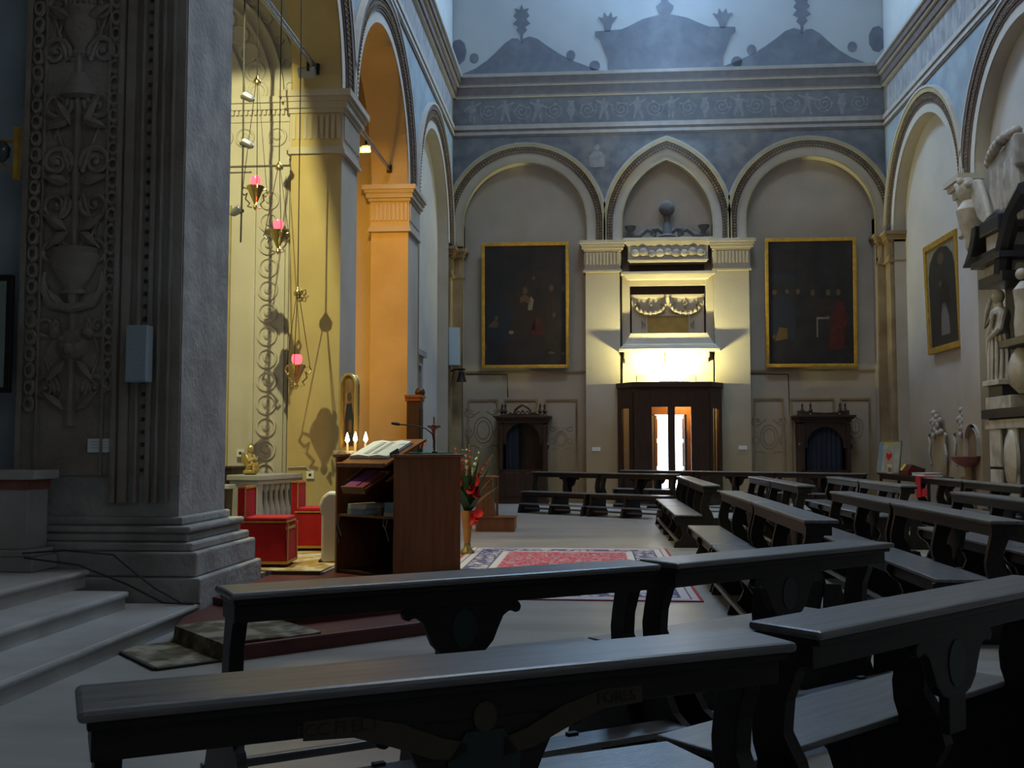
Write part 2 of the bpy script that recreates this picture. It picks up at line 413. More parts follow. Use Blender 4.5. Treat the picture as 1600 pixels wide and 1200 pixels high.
# piers 1 and 2, corner pilaster
def pier(parent, x0, x1, y0, y1, zt, h, mt, base=True):
    p = obj('pier', MB().box(x0, x1, y0, y1, 0, zt-h+.02), mt, parent)
    pier_cap(p, x0, x1, y0, y1, zt, h, mt)
    if base:
        obj('pier_base', MB().box(x0-.12, x1+.12, y0-.12, y1+.12, 0, .45).box(x0-.07, x1+.07, y0-.07, y1+.07, .45, .6), mt, p)
    return p
for ya, yb in ((15.45, 16.49), (21.21, 22.4)):
    pp = pier(wl, XL-.8, XL, ya, yb, Zs, .98, PLASTER)
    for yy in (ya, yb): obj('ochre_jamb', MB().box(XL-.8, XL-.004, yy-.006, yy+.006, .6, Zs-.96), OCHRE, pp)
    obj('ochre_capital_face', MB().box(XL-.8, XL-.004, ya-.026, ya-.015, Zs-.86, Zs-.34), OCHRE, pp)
pier(wl, XL-.5, XL+.02, 27.45, 28.1, 6.98, .8, PLASTER_OLD)
# side chapel walls behind the arcade
cw = thing('wall_chapel_divider', 'carved plaster wall of the side chapel facing the viewer, with rosettes', 'wall', kind='structure')
obj('divider_wall', MB().box(-8.2, XL-.8, 15.75, 16.3, 0, 10.4), WHITEWASH, cw)
cw2 = obj('wall_chapel_rear', MB().box(-8.2, XL-.8, 21.45, 22.2, 0, 10.4), PLASTER); tag(cw2, 'plain wall of the second side chapel under warm light', 'wall', kind='structure')
cc = obj('ceiling_chapel', MB().box(-8.2, XL-.8, 9.0, 28.4, 10.4, 10.6), PLASTER); tag(cc, 'flat plaster ceiling over the side chapels', 'ceiling', kind='structure')
# divider decoration: entablature at capital height, pilaster with rosettes, panel, curved guilloche bands
ent = MB()
for z0, z1, pr in ((6.98, 7.08, .16), (6.88, 6.98, .11), (6.70, 6.88, .05), (6.20, 6.70, .02), (6.08, 6.20, .07), (5.98, 6.08, .12), (5.90, 5.98, .05)):
    ent.box(-8.2, XL-.78, 15.75-pr, 15.76, z0, z1)
obj('entablature', ent, WHITEWASH, cw)
stuff(obj('dentils', (lambda mb: ([mb.box(-8.0+i*.075, -8.0+i*.075+.04, 15.64, 15.72, 6.80, 6.87) for i in range(43)], mb)[1])(MB()), WHITEWASH, cw))
def rosette(x, z, r, y=15.75):
    g = obj('rosette_ring', MB().lathe([(r*.72, 0), (r*.82, .035), (r*.97, .035), (r, 0)], (0,0,0), 18, caps=False).rot(rx=R(90)), WHITEWASH, cw, smooth=True, loc=(x, y, z))
    obj('rosette_boss', MB().lathe([(r*.42, 0), (r*.30, .04), (.004, .055)], (0,0,0), 10).rot(rx=R(90)), WHITEWASH, g, smooth=True)
    return g
proto = rosette(-5.12, .75, .165, 15.70)
obj('rosette_pilaster', MB().box(-5.42, -4.80, 15.70, 15.76, 0, 5.9), WHITEWASH, cw)
for x in (-5.36, -4.88): obj('pilaster_fillet', MB().box(x-.03, x+.03, 15.66, 15.71, .3, 5.8), WHITEWASH, cw)
z = .75 + .36
while z < 5.75:
    c = copy_tree(proto, cw); c.location = (-5.12, 15.70, z); z += .36
for x in (-5.9, -5.55, -6.6, -7.3):
    c = copy_tree(proto, cw); c.location = (x, 15.73, 6.46)
c = copy_tree(proto, cw); c.location = (-5.02, 15.73, 6.46)
fm = MB()
for (x0, x1, z0, z1) in ((-7.6, -5.75, 5.28, 5.36), (-7.6, -5.75, .5, .58), (-5.83, -5.75, .58, 5.28), (-7.6, -7.52, .58, 5.28)): fm.box(x0, x1, 15.70, 15.76, z0, z1)
for (x0, x1, z0, z1) in ((-7.4, -5.95, 5.06, 5.12), (-6.01, -5.95, .8, 5.06)): fm.box(x0, x1, 15.68, 15.76, z0, z1)
obj('panel_frame', fm, ARCH_GOLD, cw)
mC = lambda u, z, d: (u, 15.75 + d, z)
fC = lambda r_: arcpts(-7.15, 7.1, r_, 7.1)
for r0, r1, pr in ((1.55, 1.60, .06), (2.0, 2.05, .06), (2.18, 2.24, .08), (2.42, 2.48, .05)):
    obj('chapel_arch_band', ring(MB(), mC, fC(r0), fC(r1), -pr, .01), WHITEWASH, cw)
gp = obj('guilloche_link', MB().lathe([(.10, 0), (.12, .03), (.16, .03), (.18, 0)], (0,0,0), 14, caps=False).rot(rx=R(90)), WHITEWASH, cw, smooth=True, loc=(-7.15+1.8*math.cos(.06), 15.75, 7.1+1.8*math.sin(.06)))
for k in range(1, 13):
    a = .06 + k*.185
    c = gp.copy(); col.objects.link(c); c.location = (-7.15+1.8*math.cos(a), 15.75, 7.1+1.8*math.sin(a))
for k in range(14):
    a = .08 + k*.17; rad = 2.33
    c = gp.copy(); col.objects.link(c); c.scale = (.5,1,.5); c.location = (-7.15+rad*math.cos(a), 15.75, 7.1+rad*math.sin(a))

# ---------------------------------------------------------------- far wall
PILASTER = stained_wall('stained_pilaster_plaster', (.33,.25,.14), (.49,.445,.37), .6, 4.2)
wf = thing('wall_far', 'entrance wall with two blind round arches and a pointed central arch', 'wall', kind='structure')
sp = MB()
arcsF = [(-4.2, .25, arcpts(-1.88, 7.72, 1.72, 7.1)), (.25, 3.83, pointed(2.03, 1.24, 7.65, 9.45, 7.1)), (3.83, 8.3, arcpts(5.87, 7.72, 1.72, 7.1))]
for a, b, pts in arcsF: spandrel(sp, mF, a, b, 10.2, pts, 0, .35)
obj('spandrel_wall', sp, FRESCO, wf)
for k, (a, b, pts) in enumerate(arcsF):
    zb = [(pts[0][0], 0)] + pts + [(pts[-1][0], 0)]
    obj('arch_soffit', soffit(MB(), mF, zb, -.01, .36), PLASTER, wf)
    if k == 1:
        f = lambda dr: pointed(2.03, 1.24 + dr, 7.65, 9.45 + dr*1.15, 7.1)
    else:
        cx = (-1.88, 0, 5.87)[k]
        f = lambda dr, cx=cx: arcpts(cx, 7.72, 1.72 + dr, 7.1)
    archivolt(wf, mF, f, [('arch_edge', -.015, .03, .02, ARCH_GOLD), ('arch_face', .03, .25, .01, PLASTER), ('arch_moulding', .25, .42, .05, ARCH_DK),
                          ('arch_edge', .42, .50, .09, ARCH_GOLD), ('arch_outer_band', .50, .56, .03, CORNICE_W)], bead=[(.295, .08, .028, .055), (.375, .08, .024, .055)])
rw = MB()
wallrect(rw, mF, -4.3, 1.66, 0, 3.6, .35, .75); wallrect(rw, mF, 2.50, 8.4, 0, 3.6, .35, .75); wallrect(rw, mF, 1.66, 2.50, 2.42, 3.6, .35, .75)
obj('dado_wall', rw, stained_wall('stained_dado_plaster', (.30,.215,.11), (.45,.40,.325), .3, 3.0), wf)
rw = MB(); wallrect(rw, mF, -4.3, 8.4, 3.6, 10.2, .35, .75); obj('recess_wall', rw, PLASTER, wf)
for x0, x1 in ((-.21, .72), (3.27, 4.20)):
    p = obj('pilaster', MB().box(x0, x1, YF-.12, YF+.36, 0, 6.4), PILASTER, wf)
    pier_cap(p, x0, x1, YF-.12, YF+.36, 7.16, .86, PLASTER)
p = obj('pilaster', MB().box(7.60, 8.1, YF-.10, YF+.36, 0, 6.5), PLASTER_OLD, wf); pier_cap(p, 7.66, 8.1, YF-.10, YF+.36, 7.22, .8, PLASTER_OLD)
p = obj('pilaster', MB().box(-4.2, -3.62, YF-.06, YF+.36, 0, 6.4), PLASTER_OLD, wf); pier_cap(p, -4.2, -3.66, YF-.06, YF+.36, 7.0, .8, PLASTER_OLD)
band_set(wf, 'F', -4.2, 8.3, 1)
obj('upper_wall', MB().prism([(-4.3, 11.28), (8.3, 11.28), (8.3, 19.2), (-4.3, 19.2)], mF, .02, .6), UPPER, wf)
# dado panels
for x0, x1 in ((-3.5, -2.65), (-2.5, -1.55), (-1.35, -.45), (4.35, 5.15), (5.3, 6.5), (6.65, 7.45)):
    pm = MB(); zt = 2.85
    for a, b, z0, z1 in ((x0, x1, zt-.05, zt), (x0, x0+.05, .3, zt-.05), (x1-.05, x1, .3, zt-.05)): wallrect(pm, mF, a, b, z0, z1, .31, .36)
    obj('dado_panel_frame', pm, PLASTER_OLD, wf)
for x0, x1 in ((-3.6, -.21), (4.2, 7.6)):
    sb = MB(); wallrect(sb, mF, x0, x1, 3.58, 3.63, .30, .36); obj('dado_string', sb, PLASTER_OLD, wf)
# faint engraved coats of arms in the dado
ENG = mat('engraved_line', (.27,.21,.13), None, rough=.9)
def crest(parent, x, z, s, kind=0):
    g = MB(); y = YF + .345
    def cv(pts, r=.012): g.tube([(x + a*s, y, z + b*s) for a, b in pts], r*s, 5)
    ell = lambda rx, rz, cx=0, cz=0, a0=0, a1=360, n=20: [(cx + rx*math.cos(R(a0+(a1-a0)*i/n)), cz + rz*math.sin(R(a0+(a1-a0)*i/n))) for i in range(n+1)]
    cv(ell(.26, .36)); cv(ell(.17, .25))
    if kind == 0:
        for sx in (-1, 1):
            cv([(sx*a, b) for a, b in ell(.14, .10, .38, .45, 200, 500)]); cv([(sx*a, b) for a, b in ell(.10, .12, .40, -.1, 90, 420)])
            cv([(sx*.1, .52), (sx*.25, .42), (sx*.42, .52), (sx*.5, .6)]); cv([(sx*.1, -.5), (sx*.25, -.42), (sx*.4, -.46)])
    if kind == 1:
        cv([(-.12, -.1), (0, -.2), (.12, -.1)]); cv([(0, .2), (0, -.2)]); cv([(-.1, .2), (-.1, -.05)]); cv([(.1, .2), (.1, -.05)])
        cv([(-.2, -.3), (0, -.55), (.2, -.3)])
    obj('engraved_crest', g, ENG, parent)
crest(wf, -3.07, 2.0, 1.0, 0); crest(wf, -.9, 1.75, .6, 0); crest(wf, 4.75, 1.8, .9, 0); crest(wf, 7.05, 2.05, .75, 1)
# frieze figures painted in grisaille
mD = lambda u, z, d: (u, YF - .012 + d, z)
def blob(mb, pts, x, z, s, m=mD, d0=0, d1=.02, mir=1):
    mb.prism([(x + mir*a*s, z + b*s) for a, b in pts], m, d0, d1)
def ellp(cx, cz, rx, rz, n=10): return [(cx + rx*math.cos(2*math.pi*i/n), cz + rz*math.sin(2*math.pi*i/n)) for i in range(n)]
def limb(a, b, w0, w1):
    dx, dz = b[0]-a[0], b[1]-a[1]; l = math.hypot(dx, dz); nx, nz = -dz/l, dx/l
    return [(a[0]+nx*w0, a[1]+nz*w0), (a[0]-nx*w0, a[1]-nz*w0), (b[0]-nx*w1, b[1]-nz*w1), (b[0]+nx*w1, b[1]+nz*w1)]
def putto(x, z, s, mir, pose):
    mb = MB()
    blob(mb, ellp(0, .60, .055, .06), x, z, s, mir=mir)
    blob(mb, [(-.08,.54),(.08,.54),(.10,.40),(.07,.26),(-.07,.26),(-.10,.40)], x, z, s, mir=mir)
    blob(mb, limb((-.05,.28), (-.10 if pose else -.04, .02), .05, .03), x, z, s, mir=mir)
    blob(mb, limb((.05,.28), (.14 if pose else .06, .04), .05, .03), x, z, s, mir=mir)
    blob(mb, limb((.08,.50), (.24, .58 if pose else .36), .035, .02), x, z, s, mir=mir)
    blob(mb, limb((-.08,.50), (-.24, .40 if pose else .60), .035, .02), x, z, s, mir=mir)
    return obj('painted_putto', mb, PAINT_LT, wf)
def spiral(x, z, s, mir):
    mb = MB(); pts = []
    for i in range(30):
        t = i/29; a = t*4.2*math.pi; r = .03 + .24*t
        pts.append((x + mir*s*r*math.cos(a), z + s*r*math.sin(a)))
    for i in range(29):
        (a, b), (c, d) = pts[i], pts[i+1]
        mb.prism([(x_, z_) for x_, z_ in limb((a, b), (c, d), (.026-.014*i/29)*s, (.026-.014*i/29)*s)], mD, .002, .02)
    for k in range(5):
        a = k*1.26 + x; mb.prism(ellp(x + .21*s*math.cos(a), z + .21*s*math.sin(a), .05*s, .03*s, 7), mD, .001, .02)
    return obj('painted_scroll', mb, PAINT_LT, wf)
def urn_p(x, z, s):
    mb = MB(); blob(mb, [(-.05,0),(.05,0),(.04,.08),(.13,.3),(.1,.45),(.06,.5),(.1,.6),(-.1,.6),(-.06,.5),(-.1,.45),(-.13,.3),(-.04,.08)], x, z, s)
    return obj('painted_urn', mb, PAINT_LT, wf)
x = -3.35; k = 0
while x < 7.6:
    if k % 4 == 3: urn_p(x, 10.58, .95)
    else: putto(x, 10.56, 1.0, 1 if k % 2 else -1, k % 3)
    if x + .45 < 7.7: spiral(x + .46, 10.88, .95, 1 if k % 2 else -1)
    x += .92; k += 1
# painted bust in the spandrel
mb = MB(); blob(mb, ellp(0, .55, .07, .09), .12, 9.25, 1.0); blob(mb, [(-.2,0),(.2,0),(.22,.3),(.1,.45),(-.1,.45),(-.22,.3)], .12, 9.25, 1.0)
obj('painted_bust', mb, PAINT_LT, wf)
# painted architecture above the cornice
def painted(name, poly, x, z, s, mir=1, m_=PAINT_DK):
    mb = MB(); mb.prism([(x + mir*a*s, z + b*s) for a, b in poly], lambda u, v, d: (u, YF + .012 + d, v), -.01, .02)
    return obj(name, mb, m_, wf)
def pediment(x, mir):
    s = .0186; z = 11.98
    painted('painted_pediment', [(-92,0),(-70,9),(-52,21),(-38,34),(-25,47),(-14,54),(-5,53),(-1,46),(3,53),(12,56),(24,52),(38,41),(55,29),(75,17),(95,9),(118,0)], x, z, s, mir)
    painted('painted_finial', [(-2,46),(2,46),(2,60),(8,66),(5,72),(13,76),(7,83),(12,88),(8,94),(11,100),(3,98),(0,106),(-3,98),(-11,100),(-8,94),(-12,88),(-7,83),(-13,76),(-5,72),(-8,66),(-2,60)], x, z, s, mir)
    for px in (-72, 74): painted('painted_acroterion', ellp(px, 25, 7, 8), x, z, s, mir)
pediment(-1.97, 1); pediment(5.75, -1)
sarc = [(-92,0),(-92,18),(-96,28),(-105,52),(-112,58),(-112,66),(-70,68),(-60,72),(-35,84),(-10,90),(10,90),(35,84),(60,72),(70,68),(112,66),(112,58),(105,52),(96,28),(92,18),(92,0)]
painted('painted_sarcophagus', sarc, 2.02, 11.97, .0172)
for sx in (-1, 1):
    painted('painted_leaf_urn', [(-4,66),(4,66),(7,80),(16,92),(8,90),(6,100),(0,92),(-6,100),(-8,90),(-16,92),(-7,80)], 2.02 + sx*1.58, 11.97, .0168)
    painted('painted_ball', ellp(0, 9, 9, 9, 14), 2.02 + sx*1.95, 11.97, .0168)
    painted('painted_leaf', ellp(0, 40, 14, 22, 9), (-3.76 if sx < 0 else 7.76), 11.97, .0168)
painted('painted_finial', [(-7,90),(7,90),(14,104),(5,112),(10,130),(-10,130),(-5,112),(-14,104)], 2.02, 11.97, .0172)

w2 = thing('window_2', 'round window high in the entrance wall above the painted cornice', 'window', (2.03, 28.0, 16.3), kind='structure')
obj('window_frame', MB().lathe([(1.28,-.12),(1.34,.16),(1.62,.16),(1.70,0)], (0,0,0), 32, caps=False).rot(rx=R(90)), CORNICE_W, w2, smooth=True)
obj('window_glass', MB().lathe([(.01,.03),(1.30,.03)], (0,0,0), 32, caps=False).rot(rx=R(90)), mat('pale_blue_window_glass', (.5,.65,.8), None, rough=.3), w2)
# ---------------------------------------------------------------- right wall
wrt = thing('wall_right', 'right nave wall with tall blind arches', 'wall', kind='structure')
bays_R = [(22.2, 28.0, 25.05, 2.35), (15.9, 22.2, 19.3, 2.35), (9.6, 15.9, 12.7, 2.35)]
sp = MB()
for a, b, c, r in bays_R: spandrel(sp, mR, a, b, 10.2, arcpts(c, 7.15, r, 7.15), 0, .3)
obj('spandrel_wall', sp, FRESCO_BLUE, wrt)
for i, (a, b, c, r) in enumerate(bays_R):
    obj('arch_soffit', soffit(MB(), mR, arcpts(c, 7.15, r, 0 if i == 0 else 7.15), 0, .32), PLASTER, wrt)
    f = lambda dr, c=c, r=r: arcpts(c, 7.15, r + dr, 7.15)
    archivolt(wrt, mR, f, [('arch_face', 0, .22, .005, WHITEWASH), ('arch_band', .22, .27, .03, CORNICE_D), ('arch_moulding', .27, .46, .05, ARCH_DK),
                           ('arch_moulding', .46, .57, .08, CORNICE_D if i else ARCH_GOLD), ('arch_edge', .57, .62, .10, WHITEWASH)],
              bead=[(.32, .085, .026, .055), (.40, .085, .02, .055)])
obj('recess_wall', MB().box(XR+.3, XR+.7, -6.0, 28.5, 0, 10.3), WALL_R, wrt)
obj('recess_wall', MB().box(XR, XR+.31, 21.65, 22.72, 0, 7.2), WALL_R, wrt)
obj('recess_wall', MB().box(XR, XR+.31, -6.0, 9.6, 0, 10.3), WHITEWASH, wrt)
p = obj('pilaster', MB().box(XR-.1, XR+.3, 27.45, 27.86, 0, 6.5), PLASTER_OLD, wrt); pier_cap(p, XR-.1, XR+.3, 27.45, 27.86, 7.2, .8, PLASTER_OLD)
band_set(wrt, 'R', 2.0, 28.0, 1)
obj('upper_wall', MB().prism([(-6.0, 11.28), (28.0, 11.28), (28.0, 19.2), (-6.0, 19.2)], mR, .02, .7), UPPER, wrt)
# corbel capital under the near right arch
cb = MB().box(XR-.42, XR+.1, 21.40, 22.32, 7.02, 7.14).box(XR-.36, XR+.1, 21.47, 22.24, 6.90, 7.02).box(XR-.28, XR+.1, 21.55, 22.16, 6.74, 6.90).taper(XR-.02, 21.85, 6.1, 6.74, .06, .1, .2, .28)
obj('corbel_capital', cb, PLASTER, wrt)
# ================================================================== BIG LEFT PIER, STEPS
PX0, PX1, PY0, PY1 = -5.30, -3.75, 9.05, 10.2
bp = thing('wall_left_pier', 'massive grey stone pier with carved candelabra relief near the viewer', 'pier', kind='structure')
obj('pier_shaft', MB().box(PX0, PX1, PY0, PY1, 0, 19.1), STONE, bp)
obj('carved_face', MB().box(PX0+.02, PX1-.01, PY0-.02, PY0+.01, 1.25, 19), STONE_DK, bp)
obj('pier_infill', MB().box(-8.2, PX0, 9.3, 9.9, 0, 19), FRESCO_BLUE, bp)
ped = MB()
for p_, z0, z1 in ((.30, 0, .36), (.25, .36, .58), (.20, .58, .66), (.13, .66, .74), (.16, .74, .80), (.05, .80, .88)):
    ped.box(PX0-.1, PX1+p_, PY0-p_*.8, PY1+p_, z0, z1)
obj('pier_base', ped, STONE, bp, bevel=.02)
# vertical mouldings to the right of the panel
for x, w_, pr in ((-4.36, .05, .05), (-4.27, .09, .035), (-4.14, .03, .06), (-4.04, .05, .03), (-3.95, .03, .055), (-3.86, .03, .04)):
    obj('vertical_moulding', MB().box(x-w_/2, x+w_/2, PY0-.02-pr, PY0, 1.0, 15), STONE_DK, bp, bevel=.01)
for x, w_ in ((-5.26, .05), (-5.09, .02), (-4.47, .02)):
    obj('vertical_moulding', MB().box(x-w_/2, x+w_/2, PY0-.06, PY0, 1.25, 19), STONE_DK, bp)
DOT = mat('dark_drilled_hole', (.05,.045,.04), None, rough=.9)
stuff(obj('drilled_holes', (lambda mb: ([mb.ball((-4.09, PY0-.035, 1.3+i*.115), .022, 6, 4) for i in range(60)], mb)[1])(MB()), DOT, bp))
# egg and dart borders, egg by egg
EY = PY0 - .03
eg = MB().lathe([(.045, 0), (.06, .015), (.05, .03), (.03, .032)], (0,0,0), 10, sy=1.35, caps=False).rot(rx=R(90)).mesh('egg', True); eg.materials.append(STONE_DK)
for x in (-5.17, -4.42):
    z = 1.9 if x < -5 else 2.1
    while z < 6.3:
        obj('egg', eg, None, bp, loc=(x, EY, z)); z += .155
# candelabra relief
cx = -4.78
def rel(name, mb, smooth=True): return obj(name, mb, STONE_DK, bp, smooth=smooth)
def half(prof, z, n=14):  # half lathe standing out of the face
    return MB().lathe(prof, (cx, PY0-.02, z), n, a0=math.pi, a1=2*math.pi, sy=.55)
rel('carved_urn', half([(.06,0),(.13,.02),(.10,.06),(.20,.22),(.25,.36),(.22,.40),(.24,.44),(.16,.46),(.03,.47)], 2.9))
rel('carved_urn', half([(.04,0),(.09,.03),(.06,.08),(.14,.2),(.17,.34),(.14,.4),(.17,.44),(.17,.48),(.02,.49)], 5.15))
rel('carved_urn', half([(.10,0),(.19,.03),(.16,.1),(.09,.2),(.05,.26)], 4.75))
rel('carved_urn', half([(.05,0),(.16,.05),(.20,.16),(.12,.24),(.05,.3)], 5.75))
rel('carved_stem', MB().tube([(cx, PY0-.03, z_) for z_ in (1.7, 2.2, 2.9, 3.4, 4.0, 4.8, 5.2, 5.7, 6.6)], [.05,.03,.05,.03,.04,.03,.03,.03,.02], 8))
rel('carved_lion_mask', MB().ball((cx, PY0-.02, 2.45), .16, 12, 8, sy=.5).ball((cx, PY0-.1, 2.41), .06, 8, 6).ball((cx-.08, PY0-.08, 2.5), .03, 6, 4).ball((cx+.08, PY0-.08, 2.5), .03, 6, 4).ball((cx-.16, PY0-.04, 2.56), .06, 8, 5).ball((cx+.16, PY0-.04, 2.56), .06, 8, 5))
def scroll(x, z, s, mir, turns=1.6, flip=1):
    pts = []; rr = []
    n = 26
    for i in range(n+1):
        t = i/n; a = t*turns*2*math.pi; r_ = .02 + .13*t
        pts.append((x + mir*s*r_*math.cos(a), PY0-.035, z + flip*s*r_*math.sin(a))); rr.append(s*(.012+.018*t))
    pts.append((x + mir*s*.02, PY0-.03, z + flip*s*.32)); rr.append(s*.012)
    return MB().tube(pts, rr, 6).ball((x, PY0-.04, z), .03*s, 6, 4)
for z_, s_, fl_, dx in ((2.05, .9, 1, .24), (2.62, .8, -1, .25), (3.3, 1.0, 1, .2), (3.75, 1.0, -1, .19), (4.15, 1.1, 1, .19), (4.7, 1.0, -1, .2), (5.2, 1.0, 1, .23), (5.65, 1.0, -1, .2), (6.1, .9, 1, .2)):
    for sx in (-1, 1): rel('carved_scroll', scroll(cx + sx*dx, z_, s_, sx, flip=fl_))
def leafm(x, z, a, l, w_):
    m_ = MB(); c, s_ = math.cos(a), math.sin(a)
    pr = [(0,0,.02),(.3,.5,.05),(.6,.42,.06),(1,0,.02)]
    L_ = [(x + t*l*c - k*w_*s_, PY0-.02-h, z + t*l*s_ + k*w_*c) for t, k, h in pr]
    R_ = [(x + t*l*c + k*w_*s_, PY0-.02-h, z + t*l*s_ - k*w_*c) for t, k, h in pr]
    M2 = [(x + t*l*c, PY0-.02-h-.03, z + t*l*s_) for t, k, h in pr]
    m_.add(L_ + M2 + R_, [(i, i+1, i+5, i+4) for i in range(3)] + [(i+4, i+5, i+9, i+8) for i in range(3)])
    return m_
for z_, a, l in ((2.75, 50, .28), (3.5, 35, .3), (3.5, -40, .26), (4.5, 60, .3), (4.55, -20, .25), (5.5, 30, .28), (5.9, -35, .25), (3.95, 15, .26), (2.3, -50, .26), (1.85, 40, .26)):
    for sx in (-1, 1):
        rel('carved_leaf', leafm(cx + sx*.06, z_, R(a) if sx > 0 else math.pi - R(a), l, .1))
rel('carved_swag', MB().tube([(cx-.28, PY0-.04, 3.12), (cx-.27, PY0-.05, 2.95), (cx-.2, PY0-.06, 2.82), (cx, PY0-.07, 2.78), (cx+.2, PY0-.06, 2.82), (cx+.27, PY0-.05, 2.95), (cx+.28, PY0-.04, 3.12)], [.02,.035,.04,.045,.04,.035,.02], 8))

# three marble steps rising to the left, with rounded nosings
def step(name, x0, x1, y0, y1, z0, z1, label):
    s = thing(name, label, 'step', kind='structure')
    obj('step_body', MB().box(x0, x1-.03, y0, y1, z0, z1-.05), MARBLE, s)
    obj('tread', MB().box(x0, x1, y0, y1+.02, z1-.05, z1), MARBLE, s, bevel=.02)
    return s
step('trim_1', -8.2, -3.42, -5.9, 8.72, 0, .15, 'lowest marble step at the foot of the left pier')
step('trim_2', -8.2, -3.90, -5.9, 8.40, .15, .30, 'middle marble step left of the pier')
step('trim_3', -8.2, -4.36, -5.9, 8.62, .30, .45, 'top marble step leading into the left chapel')
# chapel floor and its marble kerb
cf = obj('floor_chapel', MB().box(-8.2, -3.45, 10.5, 21.3, 0, .20), MARBLE); tag(cf, 'raised marble floor of the lit side chapel', 'floor', kind='structure')
# ================================================================== ENTRANCE WALL FURNITURE
# ---- oil paintings
def ell(cx, cz, rx, rz, n=12, a=0):
    ca, sa = math.cos(a), math.sin(a)
    return [(cx + rx*math.cos(2*math.pi*i/n)*ca - rz*math.sin(2*math.pi*i/n)*sa, cz + rx*math.cos(2*math.pi*i/n)*sa + rz*math.sin(2*math.pi*i/n)*ca) for i in range(n)]
def painting(name, label, w_, h_, loc, rz, tilt, figures, frame_w=.09):
    t = thing(name, label, 'painting', loc, rz); t.rotation_euler = (tilt, 0, rz)
    cv = obj('canvas', MB().box(-w_/2+.02, w_/2-.02, -.02, .02, .02, h_-.02), CANVAS, t)
    pm = lambda u, v, d: (u, -.021 - d, v)
    for nm, poly, mt, lay in figures:
        obj(nm, MB().prism([((a-.5)*w_, b*h_) for a, b in poly], pm, 0, .002 + lay*.0015), mt, cv)
    f = thing('frame_holder', None, None)  # replaced below
    bpy.data.objects.remove(f)
    fw = frame_w
    for (x0, x1, z0, z1) in ((-w_/2, w_/2, 0, fw), (-w_/2, w_/2, h_-fw, h_), (-w_/2, -w_/2+fw, fw, h_-fw), (w_/2-fw, w_/2, fw, h_-fw)):
        obj('frame_rail', MB().box(x0, x1, -.06, .03, z0, z1), GOLD, t, bevel=.012)
    return t
L1 = [('painted_robe', [(.38,.30),(.62,.30),(.60,.50),(.55,.60),(.46,.60),(.40,.50)], BROWN_P, 0),
      ('painted_face', ell(.50,.615,.028,.03), SKIN_P, 1), ('painted_collar', [(.44,.56),(.5,.585),(.56,.56),(.56,.50),(.5,.53),(.44,.52)], OCHRE_P, 1),
      ('painted_sleeve', [(.53,.46),(.58,.46),(.60,.54),(.57,.57),(.54,.52)], WHITE_P, 1),
      ('painted_face', ell(.80,.635,.026,.028), SKIN_P, 1), ('painted_face', ell(.935,.63,.022,.026), SKIN_P, 1),
      ('painted_robe', [(.72,.15),(.88,.15),(.88,.5),(.84,.6),(.76,.6),(.72,.5)], BROWN_P, 0),
      ('painted_face', ell(.17,.40,.02,.024), SKIN_P, 1), ('painted_sleeve', [(.08,.325),(.18,.325),(.20,.36),(.15,.385),(.08,.34)], OCHRE_P, 1),
      ('painted_hand', ell(.34,.285,.03,.015), WHITE_P, 1), ('painted_cloud', ell(.12,.67,.06,.02), BLUE_P, 0), ('painted_cloud', ell(.31,.66,.05,.02), BLUE_P, 0),
      ('painted_face', ell(.60,.715,.02,.016), SKIN_P, 1), ('painted_hand', ell(.83,.42,.018,.02), SKIN_P, 1), ('painted_foot', ell(.80,.12,.04,.010), SKIN_P, 1), ('painted_foot', ell(.93,.115,.02,.012), SKIN_P, 1),
      ('painted_robe', [(.56,.26),(.72,.26),(.68,.40),(.60,.40)], RED_P, 0), ('painted_hand', ell(.04,.17,.02,.03), SKIN_P, 1), ('painted_robe', [(.05,.2),(.36,.18),(.34,.5),(.2,.56),(.06,.5)], BLUE_P, 0)]
L2 = [('painted_robe', [(.68,.12),(.86,.14),(.90,.38),(.86,.50),(.78,.52),(.72,.38)], RED_P, 0), ('painted_face', ell(.80,.575,.026,.026), SKIN_P, 1), ('painted_face', ell(.69,.575,.026,.026), SKIN_P, 1),
      ('painted_face', ell(.52,.575,.024,.026), SKIN_P, 1), ('painted_table_cloth', [(.56,.23),(.575,.23),(.575,.37),(.70,.37),(.70,.385),(.56,.385)], WHITE_P, 1), ('painted_robe', [(.42,.42),(.75,.42),(.72,.53),(.46,.53)], BROWN_P, 0),
      ('painted_face', ell(.10,.58,.03,.02), SKIN_P, 1), ('painted_face', ell(.36,.585,.022,.022), SKIN_P, 1), ('painted_face', ell(.24,.585,.02,.02), SKIN_P, 1), ('painted_robe', [(.05,.25),(.34,.2),(.32,.52),(.2,.57),(.05,.5)], BLUE_P, 0),
      ('painted_robe', [(.10,.2),(.24,.22),(.24,.3),(.15,.31)], OCHRE_P, 1), ('painted_hand', ell(.09,.235,.02,.018), SKIN_P, 1), ('painted_cloud', ell(.28,.79,.05,.05), BROWN_P, 0), ('painted_cloud', ell(.2,.69,.14,.05), BLUE_P, 0),
      ('painted_hand', ell(.68,.385,.03,.012), SKIN_P, 1)]
painting('oil_painting', 'large dark oil painting of a blessing saint, gilt frame, left of the entrance', 2.42, 3.48, (-1.88, 28.12, 3.70), 0, R(2), L1)
painting('oil_painting', 'large dark oil painting with a crimson robed figure, gilt frame, right of the entrance', 2.42, 3.50, (5.86, 28.12, 3.68), 0, R(2), L2)
